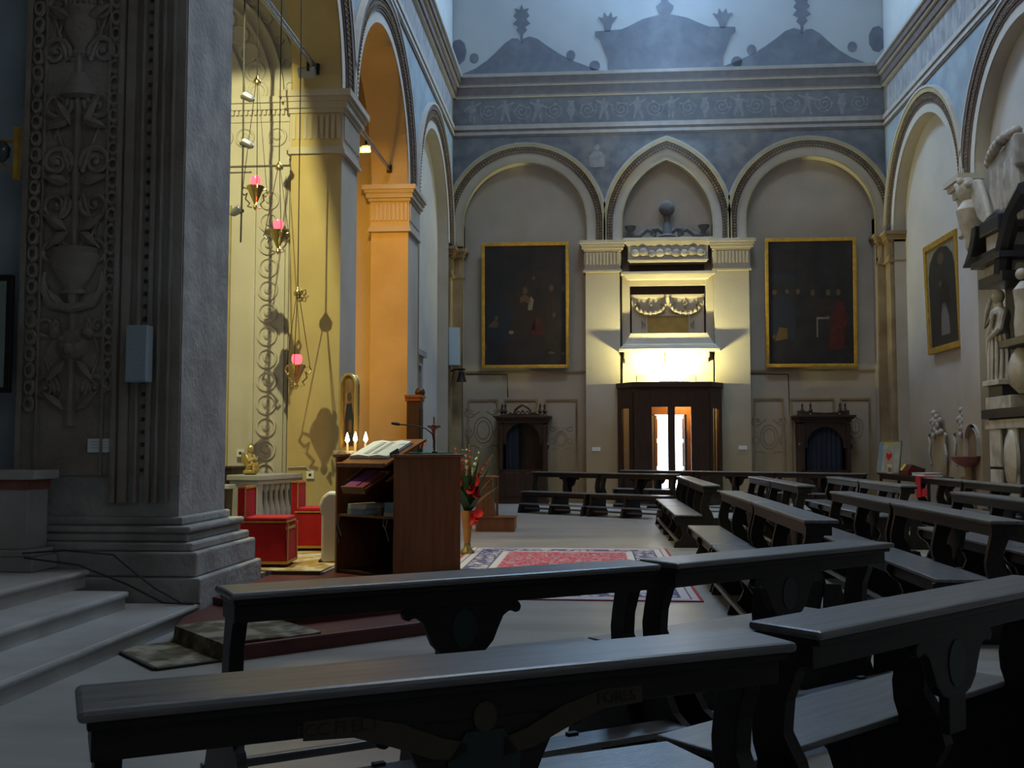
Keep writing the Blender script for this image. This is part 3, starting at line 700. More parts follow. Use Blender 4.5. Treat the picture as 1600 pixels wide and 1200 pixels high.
pf = [('painted_ground', [(.10,.06),(.90,.06),(.90,.70),(.84,.82),(.70,.90),(.5,.93),(.30,.90),(.16,.82),(.10,.70)], mat('painted_smoke_dark', (.022,.02,.017), (.035,.03,.022), 4, .6), 1),
      ('painted_robe', [(.42,.14),(.68,.14),(.66,.30),(.58,.42),(.48,.42),(.44,.3)], WHITE_P, 2), ('painted_robe', [(.40,.38),(.72,.38),(.70,.55),(.58,.64),(.44,.55)], BROWN_P, 2), ('painted_face', ell(.46,.60,.05,.03), OCHRE_P, 3), ('painted_cloud', ell(.5,.82,.1,.05), OCHRE_P, 2)]
ap = painting('oil_painting', 'narrow painting with an arched top in a gilt frame on the right wall', 2.25, 2.62, (8.12, 24.27, 3.74), R(-90), R(1.5), pf, .14)
obj('spandrel_mount', MB().box(-.99, .99, -.021, -.015, .14, 2.48), mat('pale_gilt_mount', (.26,.22,.14), (.2,.17,.11), 5, .7), ap)

# ---- monument over the entrance
mo = thing('wall_monument', 'pale stone tomb monument with garlands over the entrance porch', 'monument', (2.03, 28.35, 0))
obj('console_shelf', MB().box(-1.36, 1.36, -.72, .0, 4.10, 4.18).taper(0, -.36, 4.18, 4.30, 1.32, .34, 1.22, .30), PLASTER, mo, bevel=.015)
for x in (-1.12, 0, 1.0):
    obj('bracket', MB().box(x-.09, x+.09, -.55, 0, 3.94, 4.10).box(x-.07, x+.07, -.40, 0, 3.82, 3.94), PLASTER, mo, bevel=.02)
obj('sarcophagus_slab', MB().taper(0, -.30, 4.30, 4.60, 1.20, .30, 1.02, .26), PLASTER, mo)
obj('niche_back', MB().box(-1.02, 1.02, -.06, 0, 4.6, 6.95), WOOD_DK, mo)
for x in (-1.14, 1.14): obj('niche_jamb', MB().box(x-.11, x+.11, -.30, 0, 4.3, 6.25), PLASTER, mo, bevel=.01)
obj('garland_panel', MB().box(-.98, .98, -.22, 0, 4.62, 5.62).box(-1.0, 1.0, -.26, 0, 5.62, 5.70), PLASTER, mo)
obj('inscription_plate', MB().box(-.56, .56, -.25, -.2, 4.64, 5.10), mat('ochre_inscription_stone', (.40,.27,.08), (.33,.22,.06), 5, .7), mo)
for x0, x1, z0, z1 in ((-.60, .60, 5.10, 5.14), (-.60, -.56, 4.64, 5.10), (.56, .60, 4.64, 5.10)): obj('plate_frame', MB().box(x0, x1, -.27, -.2, z0, z1), PLASTER, mo)
for sx in (-1, 1):
    obj('plate_handle', MB().add([(sx*.60,-.24,4.86),(sx*.72,-.24,5.0),(sx*.72,-.24,4.74),(sx*.60,-.21,4.86),(sx*.72,-.21,5.0),(sx*.72,-.21,4.74)], [(0,1,2),(3,4,5),(0,1,4,3),(1,2,5,4),(0,2,5,3)]), STONE_DK, mo)
    pts = [(sx*(.48 + .42*math.cos(t)), -.27, 5.48 - .30*math.sin(t)) for t in [math.pi*i/14 for i in range(15)]]
    obj('garland', MB().tube(pts, [.02 + .05*math.sin(math.pi*i/14) for i in range(15)], 8), STONE_DK, mo, smooth=True)
    for k in range(3):
        obj('ribbon', MB().tube([(sx*(.15+.32*k), -.25, 5.55), (sx*(.20+.32*k), -.25, 5.45), (sx*(.12+.32*k), -.25, 5.40), (sx*(.18+.32*k), -.25, 5.32)], .016, 5), STONE_DK, mo)
    for k in range(9):
        t = math.pi*(k+.5)/9
        obj('fruit', MB().ball((sx*(.48 + .42*math.cos(t)), -.32, 5.48 - .30*math.sin(t)), .04 + .02*math.sin(t), 6, 4), STONE_DK, mo, smooth=True)
obj('lintel', MB().box(-1.28, 1.28, -.52, 0, 6.22, 6.30).taper(0, -.24, 6.10, 6.22, 1.1, .2, 1.22, .26).box(-1.05, 1.05, -.2, 0, 5.95, 6.1), PLASTER, mo, bevel=.01)
obj('upper_coffer', MB().box(-1.08, 1.08, -.50, -.02, 6.62, 7.00).taper(0, -.26, 6.55, 6.62, 1.04, .26, 1.1, .28).taper(0, -.26, 7.00, 7.14, 1.1, .26, 1.2, .30).box(-1.22, 1.22, -.56, -.02, 7.14, 7.22), PLASTER, mo, bevel=.01)
for k in range(9):
    x = -.88 + k*.22
    obj('fruit_relief', MB().ball((x, -.50, 6.81 + .03*math.sin(k*2)), .125 if k % 2 else .11, 8, 5, sx=1.1, sy=.55, sz=1.0), STONE_DK if k % 3 else PLASTER, mo, smooth=True)
    obj('leaf_relief', MB().ball((x+.11, -.50, 6.80), .07, 6, 4, sx=.5, sy=.4, sz=1.6), STONE_DK, mo, smooth=True)
# painted candelabrum crowning the monument
CRW = mat('weathered_grey_stone', (.12,.11,.105), (.085,.08,.078), 5, .85)
cr = obj('crowning_urn', MB().lathe([(.20,7.22),(.24,7.30),(.15,7.36),(.11,7.60),(.07,7.78),(.11,7.86)], (0,-.25,0), 14).ball((0,-.25,8.08), .22, 14, 8, sy=.5), CRW, mo, smooth=True)
for sx in (-1, 1):
    pts = [(sx*a, -.25, b) for a, b in ((.12,7.42),(.25,7.52),(.40,7.50),(.42,7.36),(.32,7.32),(.30,7.42),(.55,7.50),(.75,7.34),(.95,7.34),(1.0,7.46))]
    obj('scroll_arm', MB().tube(pts, [.065,.07,.065,.05,.04,.04,.075,.08,.07,.055], 8), CRW, mo, smooth=True)
    obj('arm_cup', MB().lathe([(.06,7.44),(.13,7.52),(.16,7.60)], (sx*1.0,-.25,0), 12), CRW, mo, smooth=True)

# ---- flood lamp on the porch roof
lampb = thing('flood_lamp', 'small black flood lamp lying on the porch roof under the stone shelf', 'lamp', (2.03, 27.24, 3.242))
obj('housing', MB().box(-.30, .30, -.07, .07, .0, .018), IRON, lampb, bevel=.01)
obj('lamp_cable', MB().tube([(.30,0,.01),(.5,.1,.008),(.7,.4,.008)], .006, 5), IRON, lampb)
obj('lens', MB().box(-.27, .27, -.05, .06, .018, .022), mat('lamp_glow', (1,.95,.7), None, emit=(1,.93,.6), estr=25), lampb)
light('AREA', 'flood_lamp_light', (2.03, 27.24, 3.275), 340, (1, .91, .38), (2.05, 28.00, 4.6), shape='RECTANGLE', size=.50, size_y=.08)

# ---- wooden entrance porch with glazed doors
po = thing('door_1', 'dark wooden entrance porch with glazed double doors standing in front of daylight', 'door', (2.03, 28.35, 0), kind='structure')
A = [(-1.36, 0), (-1.36, -.55), (-.98, -1.15), (.98, -1.15), (1.36, -.55), (1.36, 0)]  # plan outline
def pane_wall(p, q, z0, z1, t=.06):
    (xa, ya), (xb, yb) = p, q; l = math.hypot(xb-xa, yb-ya); nx, ny = (yb-ya)/l*t/2, -(xb-xa)/l*t/2
    return lambda s0, s1, za, zb, e=1: MB().add([(xa+(xb-xa)*s+sg*nx*e, ya+(yb-ya)*s+sg*ny*e, z) for z in (za, zb) for s, sg in ((s0,-1),(s1,-1),(s1,1),(s0,1))],
                         [(0,3,2,1),(4,5,6,7),(0,1,5,4),(1,2,6,5),(2,3,7,6),(3,0,4,7)])
GL = bpy.data.materials.new('clear_door_glass'); GL.use_nodes = True
_n = GL.node_tree.nodes; _b = _n['Principled BSDF']; _tr = _n.new('ShaderNodeBsdfTransparent'); _gl = _n.new('ShaderNodeBsdfGlossy'); _gl.inputs['Roughness'].default_value = .05
_mx = _n.new('ShaderNodeMixShader'); _mx.inputs[0].default_value = .06
GL.node_tree.links.new(_tr.outputs[0], _mx.inputs[1]); GL.node_tree.links.new(_gl.outputs[0], _mx.inputs[2]); GL.node_tree.links.new(_mx.outputs[0], _n['Material Output'].inputs['Surface'])
for k in range(5):
    W = pane_wall(A[k], A[k+1], 0, 3.0)
    if k == 2: continue
    if k in (1, 3):
        obj('side_stile', W(0, .26, 0, 3.0), WOOD_DK, po); obj('side_stile', W(.74, 1, 0, 3.0), WOOD_DK, po)
        obj('side_rail', W(.26, .74, 2.55, 3.0), WOOD_DK, po); obj('side_panel', W(.26, .74, 0, .75), WOOD_DK, po)
        obj('side_pane', W(.26, .74, .75, 2.55, .2), GL, po)
    else:
        obj('side_board', W(0, 1, 0, 3.0), WOOD_DK, po)
W = pane_wall(A[2], A[3], 0, 3.0)
for s0, s1 in ((0, .22), (.47, .53), (.78, 1)): obj('front_stile', W(s0, s1, 0, 3.0, 1.2), WOOD_DK, po)
obj('front_rail', W(.22, .78, 2.58, 3.0), WOOD_DK, po)
for s0, s1 in ((.22, .47), (.53, .78)):
    leaf = obj('door_leaf', W(s0, s0+.018, 0, 2.58, 1.0).merge(W(s1-.018, s1, 0, 2.58, 1.0)).merge(W(s0, s1, 0, .45, 1.0)), WOOD_DK, po)
    obj('pane', W(s0+.018, s1-.018, .45, 2.58, .2), GL, leaf)
roof = MB()
out = [(x*1.05, y*1.05 - .03) for x, y in A]; mid = [(x*1.02, y*1.02) for x, y in A]
mP = lambda u, v, d: (u, v, d)
roof.prism(mid, mP, 2.96, 3.10); roof.prism(out, mP, 3.10, 3.24)
obj('porch_roof', roof, WOOD_DK, po, bevel=.01)
# lining of the porch and the outer door leaves, folded open into the passage
obj('inner_transom', MB().box(-.95, .95, -.05, .0, 2.42, 2.95), WOOD_ORANGE, po)
for sx, hx in ((-1, -.37), (1, .47)):
    lf = obj('outer_door_leaf', MB().box(hx - (.06 if sx > 0 else 0), hx + (.06 if sx < 0 else 0), -.02, .74, 0, 2.40), WOOD_ORANGE, po)
    for z0, z1 in ((.15, .9), (1.0, 1.65), (1.75, 2.3)):
        obj('leaf_panel', MB().box(hx - sx*.085, hx - sx*.05, .08, .64, z0, z1), WOOD_ORANGE, lf)
lf = obj('outer_door_leaf', MB().box(.48, 1.0, -.06, -.005, 0, 2.42), WOOD_ORANGE, po)
for z0, z1 in ((.15, .9), (1.0, 1.65), (1.75, 2.35)): obj('leaf_panel', MB().box(.54, .94, -.08, -.05, z0, z1), WOOD_ORANGE, lf)
obj('push_bar', MB().box(.40, .46, -.46, -.40, .45, 2.4).box(-.52, -.47, -.46, -.40, .45, 2.4), IRON, po)
light('POINT', 'porch_warm_fill', (2.45, 27.65, 2.80), 60, (1, .60, .20), shadow_soft_size=.06)  # warm fill added inside the porch to brighten its orange wood
obj('transom_board', MB().box(-.84, .76, -.04, 0, 3.26, 3.50), mat('pinkish_oak_board', (.55,.36,.22), (.48,.30,.18), 3, .5), po)

# ---- confessionals
def confessional(name, label, loc, kind):
    t = thing(name, label, 'confessional', loc)
    w_ = .65
    obj('plinth', MB().box(-w_-.04, w_+.04, -.68, 0, 0, .12), WOOD_DK, t)
    for sx in (-1, 1):
        obj('side_post', MB().box(sx*w_-.10 if sx > 0 else -w_, w_ if sx > 0 else -w_+.10, -.64, 0, .12, 2.15), WOOD_DK, t)
        obj('fluted_pilaster', MB().box(sx*(w_-.06)-.05, sx*(w_-.06)+.05, -.68, -.62, .9, 2.1), WOOD_DK, t, bevel=.01)
        obj('pilaster_scroll', MB().ball((sx*w_, -.60, 1.55), .06, 8, 5, sy=.7, sz=1.6), WOOD_DK, t, smooth=True)
    obj('back_board', MB().box(-w_, w_, -.04, 0, .12, 2.2), WOOD_DK, t)
    d = obj('half_door', MB().box(-w_+.10, w_-.10, -.62, -.57, .12, .92), WOOD_DK, t)
    for sx in (-1, 1): obj('door_panel', MB().box(sx*.28-.22, sx*.28+.22, -.64, -.61, .2, .84), WOOD_DK, d, bevel=.01)
    # arched head
    pts = arcpts(0, 1.72, .46, 1.6, 14) if kind == 0 else arcpts(0, 1.60, .46, 1.5, 14)
    am = MB(); mm = lambda u, v, dd: (u, -.62 + dd, v)
    spandrel(am, mm, -w_+.1, w_-.1, 2.3, pts, 0, .05); soffit(am, mm, pts, 0, .05)
    obj('arched_head', am, WOOD_DK, t)
    cur = MB(); n = 24
    for i in range(n):
        xa, xb = -.46 + .92*i/n, -.46 + .92*(i+1)/n
        ya, yb = -.50 + .025*math.sin(i*1.9), -.50 + .025*math.sin((i+1)*1.9)
        if kind == 0 and xa > -.12: continue
        cur.add([(xa, ya, .9), (xb, yb, .9), (xb, yb, 2.2), (xa, ya, 2.2)], [(0,1,2,3)])
    obj('curtain', cur, CLOTH_BLUE, t)
    obj('cornice', MB().box(-w_-.03, w_+.03, -.68, 0, 2.18, 2.26).box(-w_-.08, w_+.08, -.74, 0, 2.26, 2.31).box(-w_-.13, w_+.13, -.79, 0, 2.31, 2.37), WOOD_DK, t, bevel=.01)
    fin = MB().lathe([(.05,0),(.06,.02),(.03,.06),(.055,.12),(.03,.17),(.02,.22),(.035,.26),(.004,.34)], (0,0,0), 8).mesh('finial', True); fin.materials.append(WOOD_DK)
    for x in ((-.58, -.47, .47, .58) if kind == 0 else (-.56, -.38, .38, .56)):
        obj('finial', fin, None, t, loc=(x, -.68 if abs(x) < .5 else -.5, 2.37))
    if kind == 0:
        for sx in (-1, 1):
            obj('crest_scroll', MB().tube([(sx*.40,-.70,2.39),(sx*.33,-.70,2.46),(sx*.24,-.70,2.42),(sx*.20,-.70,2.52),(sx*.12,-.70,2.60),(0,-.70,2.66)], [.025,.03,.03,.035,.035,.03], 6), WOOD_DK, t, smooth=True)
            obj('crest_scroll', MB().tube([(sx*.20,-.70,2.41),(sx*.12,-.70,2.50),(sx*.06,-.70,2.42),(sx*.0,-.70,2.52)], .022, 6), WOOD_DK, t, smooth=True)
        obj('crest_base', MB().box(-.42, .42, -.73, -.67, 2.36, 2.42), WOOD_DK, t)
    else:
        obj('curved_crest', MB().prism([(-.62,2.37),(.62,2.37),(.62,2.50),(.4,2.45),(0,2.43),(-.4,2.45),(-.62,2.50)], lambda u, v, dd: (u, -.70+dd, v), 0, .6), WOOD_DK, t)
    return t
confessional('confessional', 'dark wooden confessional with pierced crest left of the entrance', (-1.92, 28.33, 0), 0)
confessional('confessional', 'dark wooden confessional with four finials right of the entrance', (6.10, 28.33, 0), 1)

# ---- small signs, loudspeaker, bell
def sign(name, label, loc, w_, h_, rz=0, parent=None, lines=3):
    t = thing(name, label, 'sign', loc, rz)
    obj('sign_plate', MB().box(-w_/2, w_/2, -.012, 0, 0, h_), PAPER, t)
    INK = bpy.data.materials.get('grey_print') or mat('grey_print', (.48,.50,.53), None, rough=.8)
    for k in range(lines):
        zz = h_*(.78 - .22*k)
        obj('text_line', MB().box(-w_*.36, w_*(.36 - .1*(k % 2)), -.0135, -.011, zz-.0035*h_/.12, zz+.0035*h_/.12), INK, t)
    return t
sign('wall_notice', 'small white notice on the plaster left of the porch', (.06, 27.88, 1.42), .22, .10)
sign('wall_notice', 'small white notice on the pilaster right of the porch', (3.97, 27.88, 1.46), .22, .10)
sign('wall_notice', 'white paper notice on the carved face of the large left pier', (-4.48, 9.02, 1.46), .24, .125)
def speaker(name, label, loc, rz, w_, h_, tilt=0):
    t = thing(name, label, 'loudspeaker', loc, rz); t.rotation_euler = (tilt, 0, rz)
    obj('cabinet', MB().box(-w_/2, w_/2, -.10, .02, 0, h_), SPK, t, bevel=.008)
    obj('grille', MB().box(-w_/2+.015, w_/2-.015, -.108, -.10, .015, h_-.02), mat('speaker_grille', (.36,.45,.52), (.32,.41,.48), 60, .7), t)
    obj('wall_bracket', MB().box(-.02, .02, .0, .09, h_*.4, h_*.6), IRON, t)
    return t
speaker('column_loudspeaker', 'blue grey column loudspeaker on the large left pier', (-4.075, 8.93, 2.09), R(-6), .20, .51)
speaker('column_loudspeaker', 'dim grey column loudspeaker in the far left corner', (-3.78, 27.5, 3.72), R(15), .32, 1.05, R(-4))
bl = thing('sanctuary_bell', 'small black bell on a bracket in the far left corner', 'bell', (-3.55, 27.3, 3.28))
obj('bell_body', MB().lathe([(.14,0),(.12,.05),(.085,.18),(.075,.26),(.02,.31)], (0,0,0), 14), IRON, bl, smooth=True)
obj('bell_yoke', MB().box(-.10, .10, -.02, .02, .30, .36), IRON, bl)
obj('bell_bracket', MB().tube([(-.10,0,.34),(-.22,.14,.34),(-.33,.3,.30)], .02, 6), IRON, bl)
obj('bell_rope', MB().tube([(-.22,.1,.30),(-.27,.05,.05),(-.30,.1,-.15)], .010, 5), IRON, bl)
cb = obj('wall_conduit', MB().tube([(-3.55, 28.34, 3.55), (-2.4, 28.33, 3.54), (-2.38, 28.33, 2.9)], .012, 5), IRON); tag(cb, 'thin dark cable running along the wall below the left painting', 'cable')
cb = obj('wall_conduit', MB().tube([(4.25, 28.34, 3.52), (5.28, 28.33, 3.50), (5.30, 28.33, 2.4)], .012, 5), IRON); tag(cb, 'thin dark cable running along the wall below the right painting', 'cable')
# ================================================================== CHAPEL, AMBO AND THE THINGS AROUND IT
CF = .20   # chapel floor level
PF = .175   # wooden platform level
# ---- red wooden platform (two steps)
pl = thing('altar_platform', 'two-step platform of dark red painted wood under the reading desk', 'platform', (0, 0, 0))
up = lambda u, v, d: (u, v, d)
obj('lower_step', MB().prism([(-2.55,7.13),(-1.0,8.62),(-.95,9.1),(-3.38,9.1),(-3.38,8.35),(-3.25,7.85)], up, 0, .085), WOOD_STEP, pl)
obj('lower_tread', MB().prism([(-2.555,7.105),(-.97,8.61),(-.92,9.1),(-3.39,9.1),(-3.39,8.35),(-3.265,7.85)], up, .085, .11), WOOD_STEP, pl, bevel=.006)
obj('upper_step', MB().prism([(-2.34,8.0),(-1.2,9.05),(-.98,11.3),(-3.40,11.3),(-3.40,9.0),(-2.95,8.66)], up, .02, .155), WOOD_STEP, pl)
obj('upper_tread', MB().prism([(-2.34,7.975),(-1.18,9.04),(-.96,11.3),(-3.40,11.3),(-3.40,8.985),(-2.97,8.65)], up, .155, PF), WOOD_STEP, pl, bevel=.006)
# ---- patterned carpets
def carpet_mat(name, c1, c2, c3, sc, sc2=None):
    m = mat(name, c1, c2, sc, .95, bump=.3, bscale=120, c3=c3, s3=sc*1.7, contrast=(.45, .55)); return m
OLDRUN = carpet_mat('faded_olive_carpet', (.10,.085,.04), (.26,.23,.17), (.05,.035,.02), 3.5)
GOLDRUG = carpet_mat('faded_gold_cream_rug', (.42,.25,.06), (.62,.54,.38), (.30,.16,.04), 3.0)
def drape(path, width, thick=.02, n=1):
    """path: list of (s, z); width: (t0, t1)"""
    mb = MB(); pts = path
    prof = [(s, z + .001) for s, z in pts] + [(s, z + thick) for s, z in reversed(pts)]
    return prof
run = thing('carpet_runner', 'faded olive floral carpet runner folded over the left end of the platform', 'carpet', (-2.56, 7.14, 0), R(43))
pathr = [(-.52, .002), (-.06, .002), (-.045, .113), (.28, .113), (.30, .113), (.72, .113)]
rm = MB(); w0, w1 = .02, .34
for (a, za), (b, zb) in zip(pathr, pathr[1:]):
    k = max(1, int(math.hypot(b-a, zb-za)/.08))
    for i in range(k):
        s0, s1 = i/k, (i+1)/k
        q = [(a+(b-a)*s, za+(zb-za)*s + .006*math.sin(9*(a+(b-a)*s))) for s in (s0, s1)]
        sk = lambda s, t: t + (0 if t < .1 else .62)
        rm.add([(q[0][0]*1.0, sk(q[0][0], w0), q[0][1]+.012), (q[1][0], sk(q[1][0], w0), q[1][1]+.012), (q[1][0], sk(q[1][0], w1), q[1][1]+.012), (q[0][0], sk(q[0][0], w1), q[0][1]+.012),
                (q[0][0]*1.0, sk(q[0][0], w0), q[0][1]), (q[1][0], sk(q[1][0], w0), q[1][1]), (q[1][0], sk(q[1][0], w1), q[1][1]), (q[0][0], sk(q[0][0], w1), q[0][1])],
               [(0,1,2,3), (7,6,5,4), (0,1,5,4), (3,2,6,7)])
obj('carpet_pile', rm, OLDRUN, run)
obj('carpet_binding', MB().box(-.54, -.51, w0, w1+.62, .002, .02).box(-.52, -.06, w0-.02, w0+.01, .002, .018), mat('dark_carpet_binding', (.03,.025,.018), None, rough=.9), run)
r2 = thing('chapel_rug', 'worn gold and cream rug spread on the chapel floor before the red chairs', 'rug', (-3.1, 12.0, CF))
obj('rug_pile', MB().box(-.66, .24, -1.35, 2.0, .002, .016).box(-.28, .24, -1.37, -1.34, -.022, .016), GOLDRUG, r2)
obj('rug_fringe', MB().box(-.28, .24, -1.40, -1.37, -.022, .012), mat('olive_rug_edge', (.09,.07,.02), None, rough=.95), r2)
cfx = obj('floor_chapel_front', MB().box(-3.45, -2.83, 10.66, 14.2, 0, CF), MARBLE); tag(cfx, 'marble step of the chapel floor reaching out under the rug', 'floor', kind='structure')

# ---- red velvet chairs
def chair(label, loc, rz):
    t = thing('velvet_chair', label, 'chair', loc, rz, 'red covered chairs in the chapel')
    w_, d = .23, .24
    obj('skirt', MB().taper(0, 0, .03, .47, d+.02, w_+.02, d, w_), RED_CLOTH, t, bevel=.012)
    obj('seat_cushion', MB().box(-d+.02, d+.005, -w_-.005, w_+.005, .475, .535), RED_CLOTH, t, bevel=.018)
    bk = obj('backrest', MB().box(-d-.05, -d+.03, -w_, w_, .40, .865), RED_CLOTH, t, bevel=.015)
    T = .016
    trim = MB()
    for sy in (-1, 1):
        trim.box(-d+.028, -d+.038, sy*w_-(T if sy > 0 else 0), sy*w_+(T if sy < 0 else 0), .53, .865)
    trim.box(-d+.028, -d+.038, -w_, w_, .84, .865); trim.box(-d-.052, -d+.03, -w_-.004, -w_+.002, .85, .868)
    obj('back_braid', trim, YELLOW_TRIM, bk)
    hem = MB()
    for a in (-1, 1):
        hem.box(-d-.022, d+.026, a*(w_+.022)-.004, a*(w_+.022)+.004, .035, .062)
        hem.box(d+.020, d+.028, a*w_-.014, a*w_+.014, .05, .47)
        hem.box(-d, d+.01, a*(w_+.004)-.004, a*(w_+.004)+.005, .475, .492)
    hem.box(d+.016, d+.026, -w_-.02, w_+.02, .035, .062); hem.box(d, d+.012, -w_, w_, .475, .492); hem.box(d+.0, d+.012, -w_, w_, .40, .425)
    obj('skirt_braid', hem, YELLOW_TRIM, t)
    for sx in (-1, 1):
        for sy in (-1, 1): obj('leg', MB().box(sx*.20-.02, sx*.20+.02, sy*.19-.02, sy*.19+.02, 0, .12), WOOD_DK, t)
    return t
chair('red velvet chair with yellow braid beside the large stone pier', (-3.58, 11.12, CF+.017), R(4))
chair('red velvet chair with yellow braid half hidden behind the reading desk', (-3.52, 12.9, CF+.017), R(4))

# ---- white draped stand between chair and reading desk
ws = thing('draped_stand', 'narrow stand covered in a white cloth beside the second red chair', 'stand', (-2.97, 11.55, CF+.017), R(10))
obj('cloth_drape', MB().prism([(-.12,0),(.14,0),(.14,.66),(.08,.78),(-.05,.79),(-.12,.73),(-.15,.64),(-.12,.52)], lambda u, v, d: (u, d, v), -.14, .14), WHITE_PAINT, ws, bevel=.03)
obj('stand_foot', MB().box(-.15, .15, -.12, .12, 0, .02), WOOD_DK, ws)

# ---- reading desk (ambo)
LW, LL, LH = .92, .98, 1.245
am = thing('reading_desk', 'reddish brown wooden reading desk, open at the back with a shelf', 'lectern', (-2.01, 10.30, PF), R(55))
obj('side_panel', MB().box(0, LL, 0, .03, 0, LH), WOOD_RED, am, bevel=.004)
obj('side_panel', MB().box(0, LL, LW-.03, LW, 0, LH), WOOD_RED, am, bevel=.004)
obj('front_panel', MB().box(LL-.03, LL, .03, LW-.03, 0, LH), WOOD_RED, am)
obj('top_moulding', MB().box(-.02, LL+.025, -.025, .045, LH-.02, LH+.015).box(-.02, LL+.025, LW-.045, LW+.025, LH-.02, LH+.015).box(LL-.05, LL+.025, .04, LW-.04, LH-.02, LH+.015), WOOD_RED, am, bevel=.006)
obj('desk_top', MB().box(.38, LL-.03, .03, LW-.03, LH-.03, LH-.005), WOOD_RED, am)
obj('green_felt', MB().box(.44, LL-.06, .05, LW-.05, LH-.005, LH+.03), GREEN_CL, am, label='emerald green felt on the desk top')
obj('shelf', MB().box(.02, LL-.10, .03, LW-.03, .60, .625), WOOD_RED, am)
obj('floor_board', MB().box(.02, LL-.03, .03, LW-.03, .01, .035), WOOD_DK, am)
for y in (.14, .74): obj('rest_support', MB().prism([(.02, .98), (.10, .98), (.52, LH-.03), (.42, LH-.03)], lambda u, v, d: (u, d, v), y, y+.04), WOOD_RED, am)
rest = obj('book_rest', MB().box(-.06, .60, .10, LW-.10, -.012, .012).box(-.075, -.05, .10, LW-.10, -.012, .035).rot(ry=R(-24), loc=(0, 0, 1.165)), WOOD_RED, am)
# microphone on the desk
mi = thing('microphone', 'black gooseneck microphone on the reading desk', 'microphone', (-1.66, 10.62, PF+LH+.03), R(0))
obj('neck', MB().tube([(0,0,0),(0,0,.10),(-.02,.01,.19),(-.10,.02,.255),(-.24,.05,.285),(-.40,.08,.30)], .007, 7), IRON, mi, smooth=True)
obj('capsule', MB().tube([(-.39,.08,.30),(-.43,.086,.305),(-.475,.094,.312)], [.016,.018,.014], 9), IRON, mi, smooth=True)
obj('base_clip', MB().lathe([(.03,0),(.03,.012),(.012,.02)], (0,0,0), 10), IRON, mi)
# open book on the rest
def on_rest(t, x, y, z):   # a point on the slanted rest, in world space
    ca, sa = math.cos(R(24)), math.sin(R(24))
    lx, lz = x*ca - z*sa*1, 1.165 + x*sa + z*ca
    c, s = math.cos(R(55)), math.sin(R(55))
    return (-2.01 + lx*c - y*s, 10.30 + lx*s + y*c, PF + lz)
bk = thing('open_missal', 'open white-paged missal lying on the slanted book rest', 'book', on_rest(0, .10, .48, .014), R(55))
bk.rotation_euler = (Matrix.Rotation(R(55), 3, 'Z') @ Matrix.Rotation(R(-24), 3, 'Y')).to_euler()
obj('cover', MB().box(-.02, .38, -.30, .30, 0, .008), mat('blue_grey_cover', (.12,.22,.26), None, rough=.6), bk)
for sy in (-1, 1):
    pb = obj('page_block', MB().add([(-.01, sy*.004, .008), (.37, sy*.004, .008), (.37, sy*.29, .008), (-.01, sy*.29, .008), (-.01, sy*.004, .03), (.37, sy*.004, .03), (.37, sy*.15, .045), (-.01, sy*.15, .045), (.37, sy*.29, .03), (-.01, sy*.29, .03)],
        [(0,1,2,3), (4,5,6,7), (7,6,8,9), (0,1,5,4), (3,2,8,9), (0,4,7,9,3), (1,5,6,8,2)]), PAPER, bk)
    for k in range(9): obj('text_line', MB().box(.03+.035*k, .04+.035*k, min(sy*.03, sy*.12), max(sy*.03, sy*.12), .0385, .0425), mat('page_print', (.35,.37,.40), None, rough=.9) if k == 0 and sy < 0 else bpy.data.materials['page_print'], pb)
obj('ribbon_marker', MB().box(.02, .14, -.315, -.30, -.01, .05), mat('dark_teal_ribbon', (.03,.08,.08), None, rough=.7), bk)
# lower tilted shelf with a violet book
b2 = thing('violet_book', 'violet and red covered book leaning on a tilted wooden rest inside the desk', 'book', (-2.42, 10.52, PF+.95), R(55))
b2.rotation_euler = (Matrix.Rotation(R(55), 3, 'Z') @ Matrix.Rotation(R(-26), 3, 'Y')).to_euler()
obj('tilted_rest', MB().box(-.10, .30, -.17, .17, -.02, 0).box(-.12, -.10, -.17, .17, -.05, .03), WOOD_RED, b2)
obj('book_cover', MB().box(-.09, .26, -.03, .15, .001, .025), mat('violet_cover', (.24,.035,.26), None, rough=.6), b2)
obj('red_folder', MB().box(-.09, .24, -.15, -.045, .001, .02), mat('dull_red_cover', (.25,.03,.06), None, rough=.6), b2)
def shelf_item(name, label, cat, x, y, z0, sx, sy, sz, m_, extra=None):
    c, s = math.cos(R(55)), math.sin(R(55))
    t = thing(name, label, cat, (-2.01 + x*c - y*s, 10.30 + x*s + y*c, PF + z0), R(55))
    obj('cover', MB().box(0, sx, 0, sy, 0, .006).box(0, sx, 0, sy, sz-.006, sz).box(0, .008, 0, sy, .006, sz-.006), m_, t)
    obj('page_block', MB().box(.008, sx-.004, .006, sy-.006, .006, sz-.006), PAPER, t)
    return t
BLUEB = mat('dusty_blue_cover', (.13,.28,.36), None, rough=.6)
shelf_item('binder', 'blue binder lying on the shelf of the reading desk', 'binder', .03, .50, .625, .34, .26, .06, BLUEB)
shelf_item('binder', 'white binder stacked on the blue binder in the reading desk', 'binder', .04, .48, .685, .36, .28, .05, mat('off_white_cover', (.5,.48,.45), None, rough=.6))
shelf_item('hymn_book', 'dark book lying behind the binders on the desk shelf', 'book', .45, .40, .625, .20, .3, .08, WOOD_DK)
shelf_item('box_file', 'light blue box file at the side of the desk shelf', 'box', .05, .05, .665, .25, .16, .10, BLUEB)
shelf_item('box_file', 'small cream box under the light blue box file', 'box', .04, .04, .625, .24, .17, .04, mat('cream_card', (.45,.42,.36), None, rough=.7))
shelf_item('folder', 'green folder standing above the light blue box file', 'folder', .08, .05, .766, .22, .05, .22, mat('deep_green_card', (.02,.10,.06), None, rough=.7))
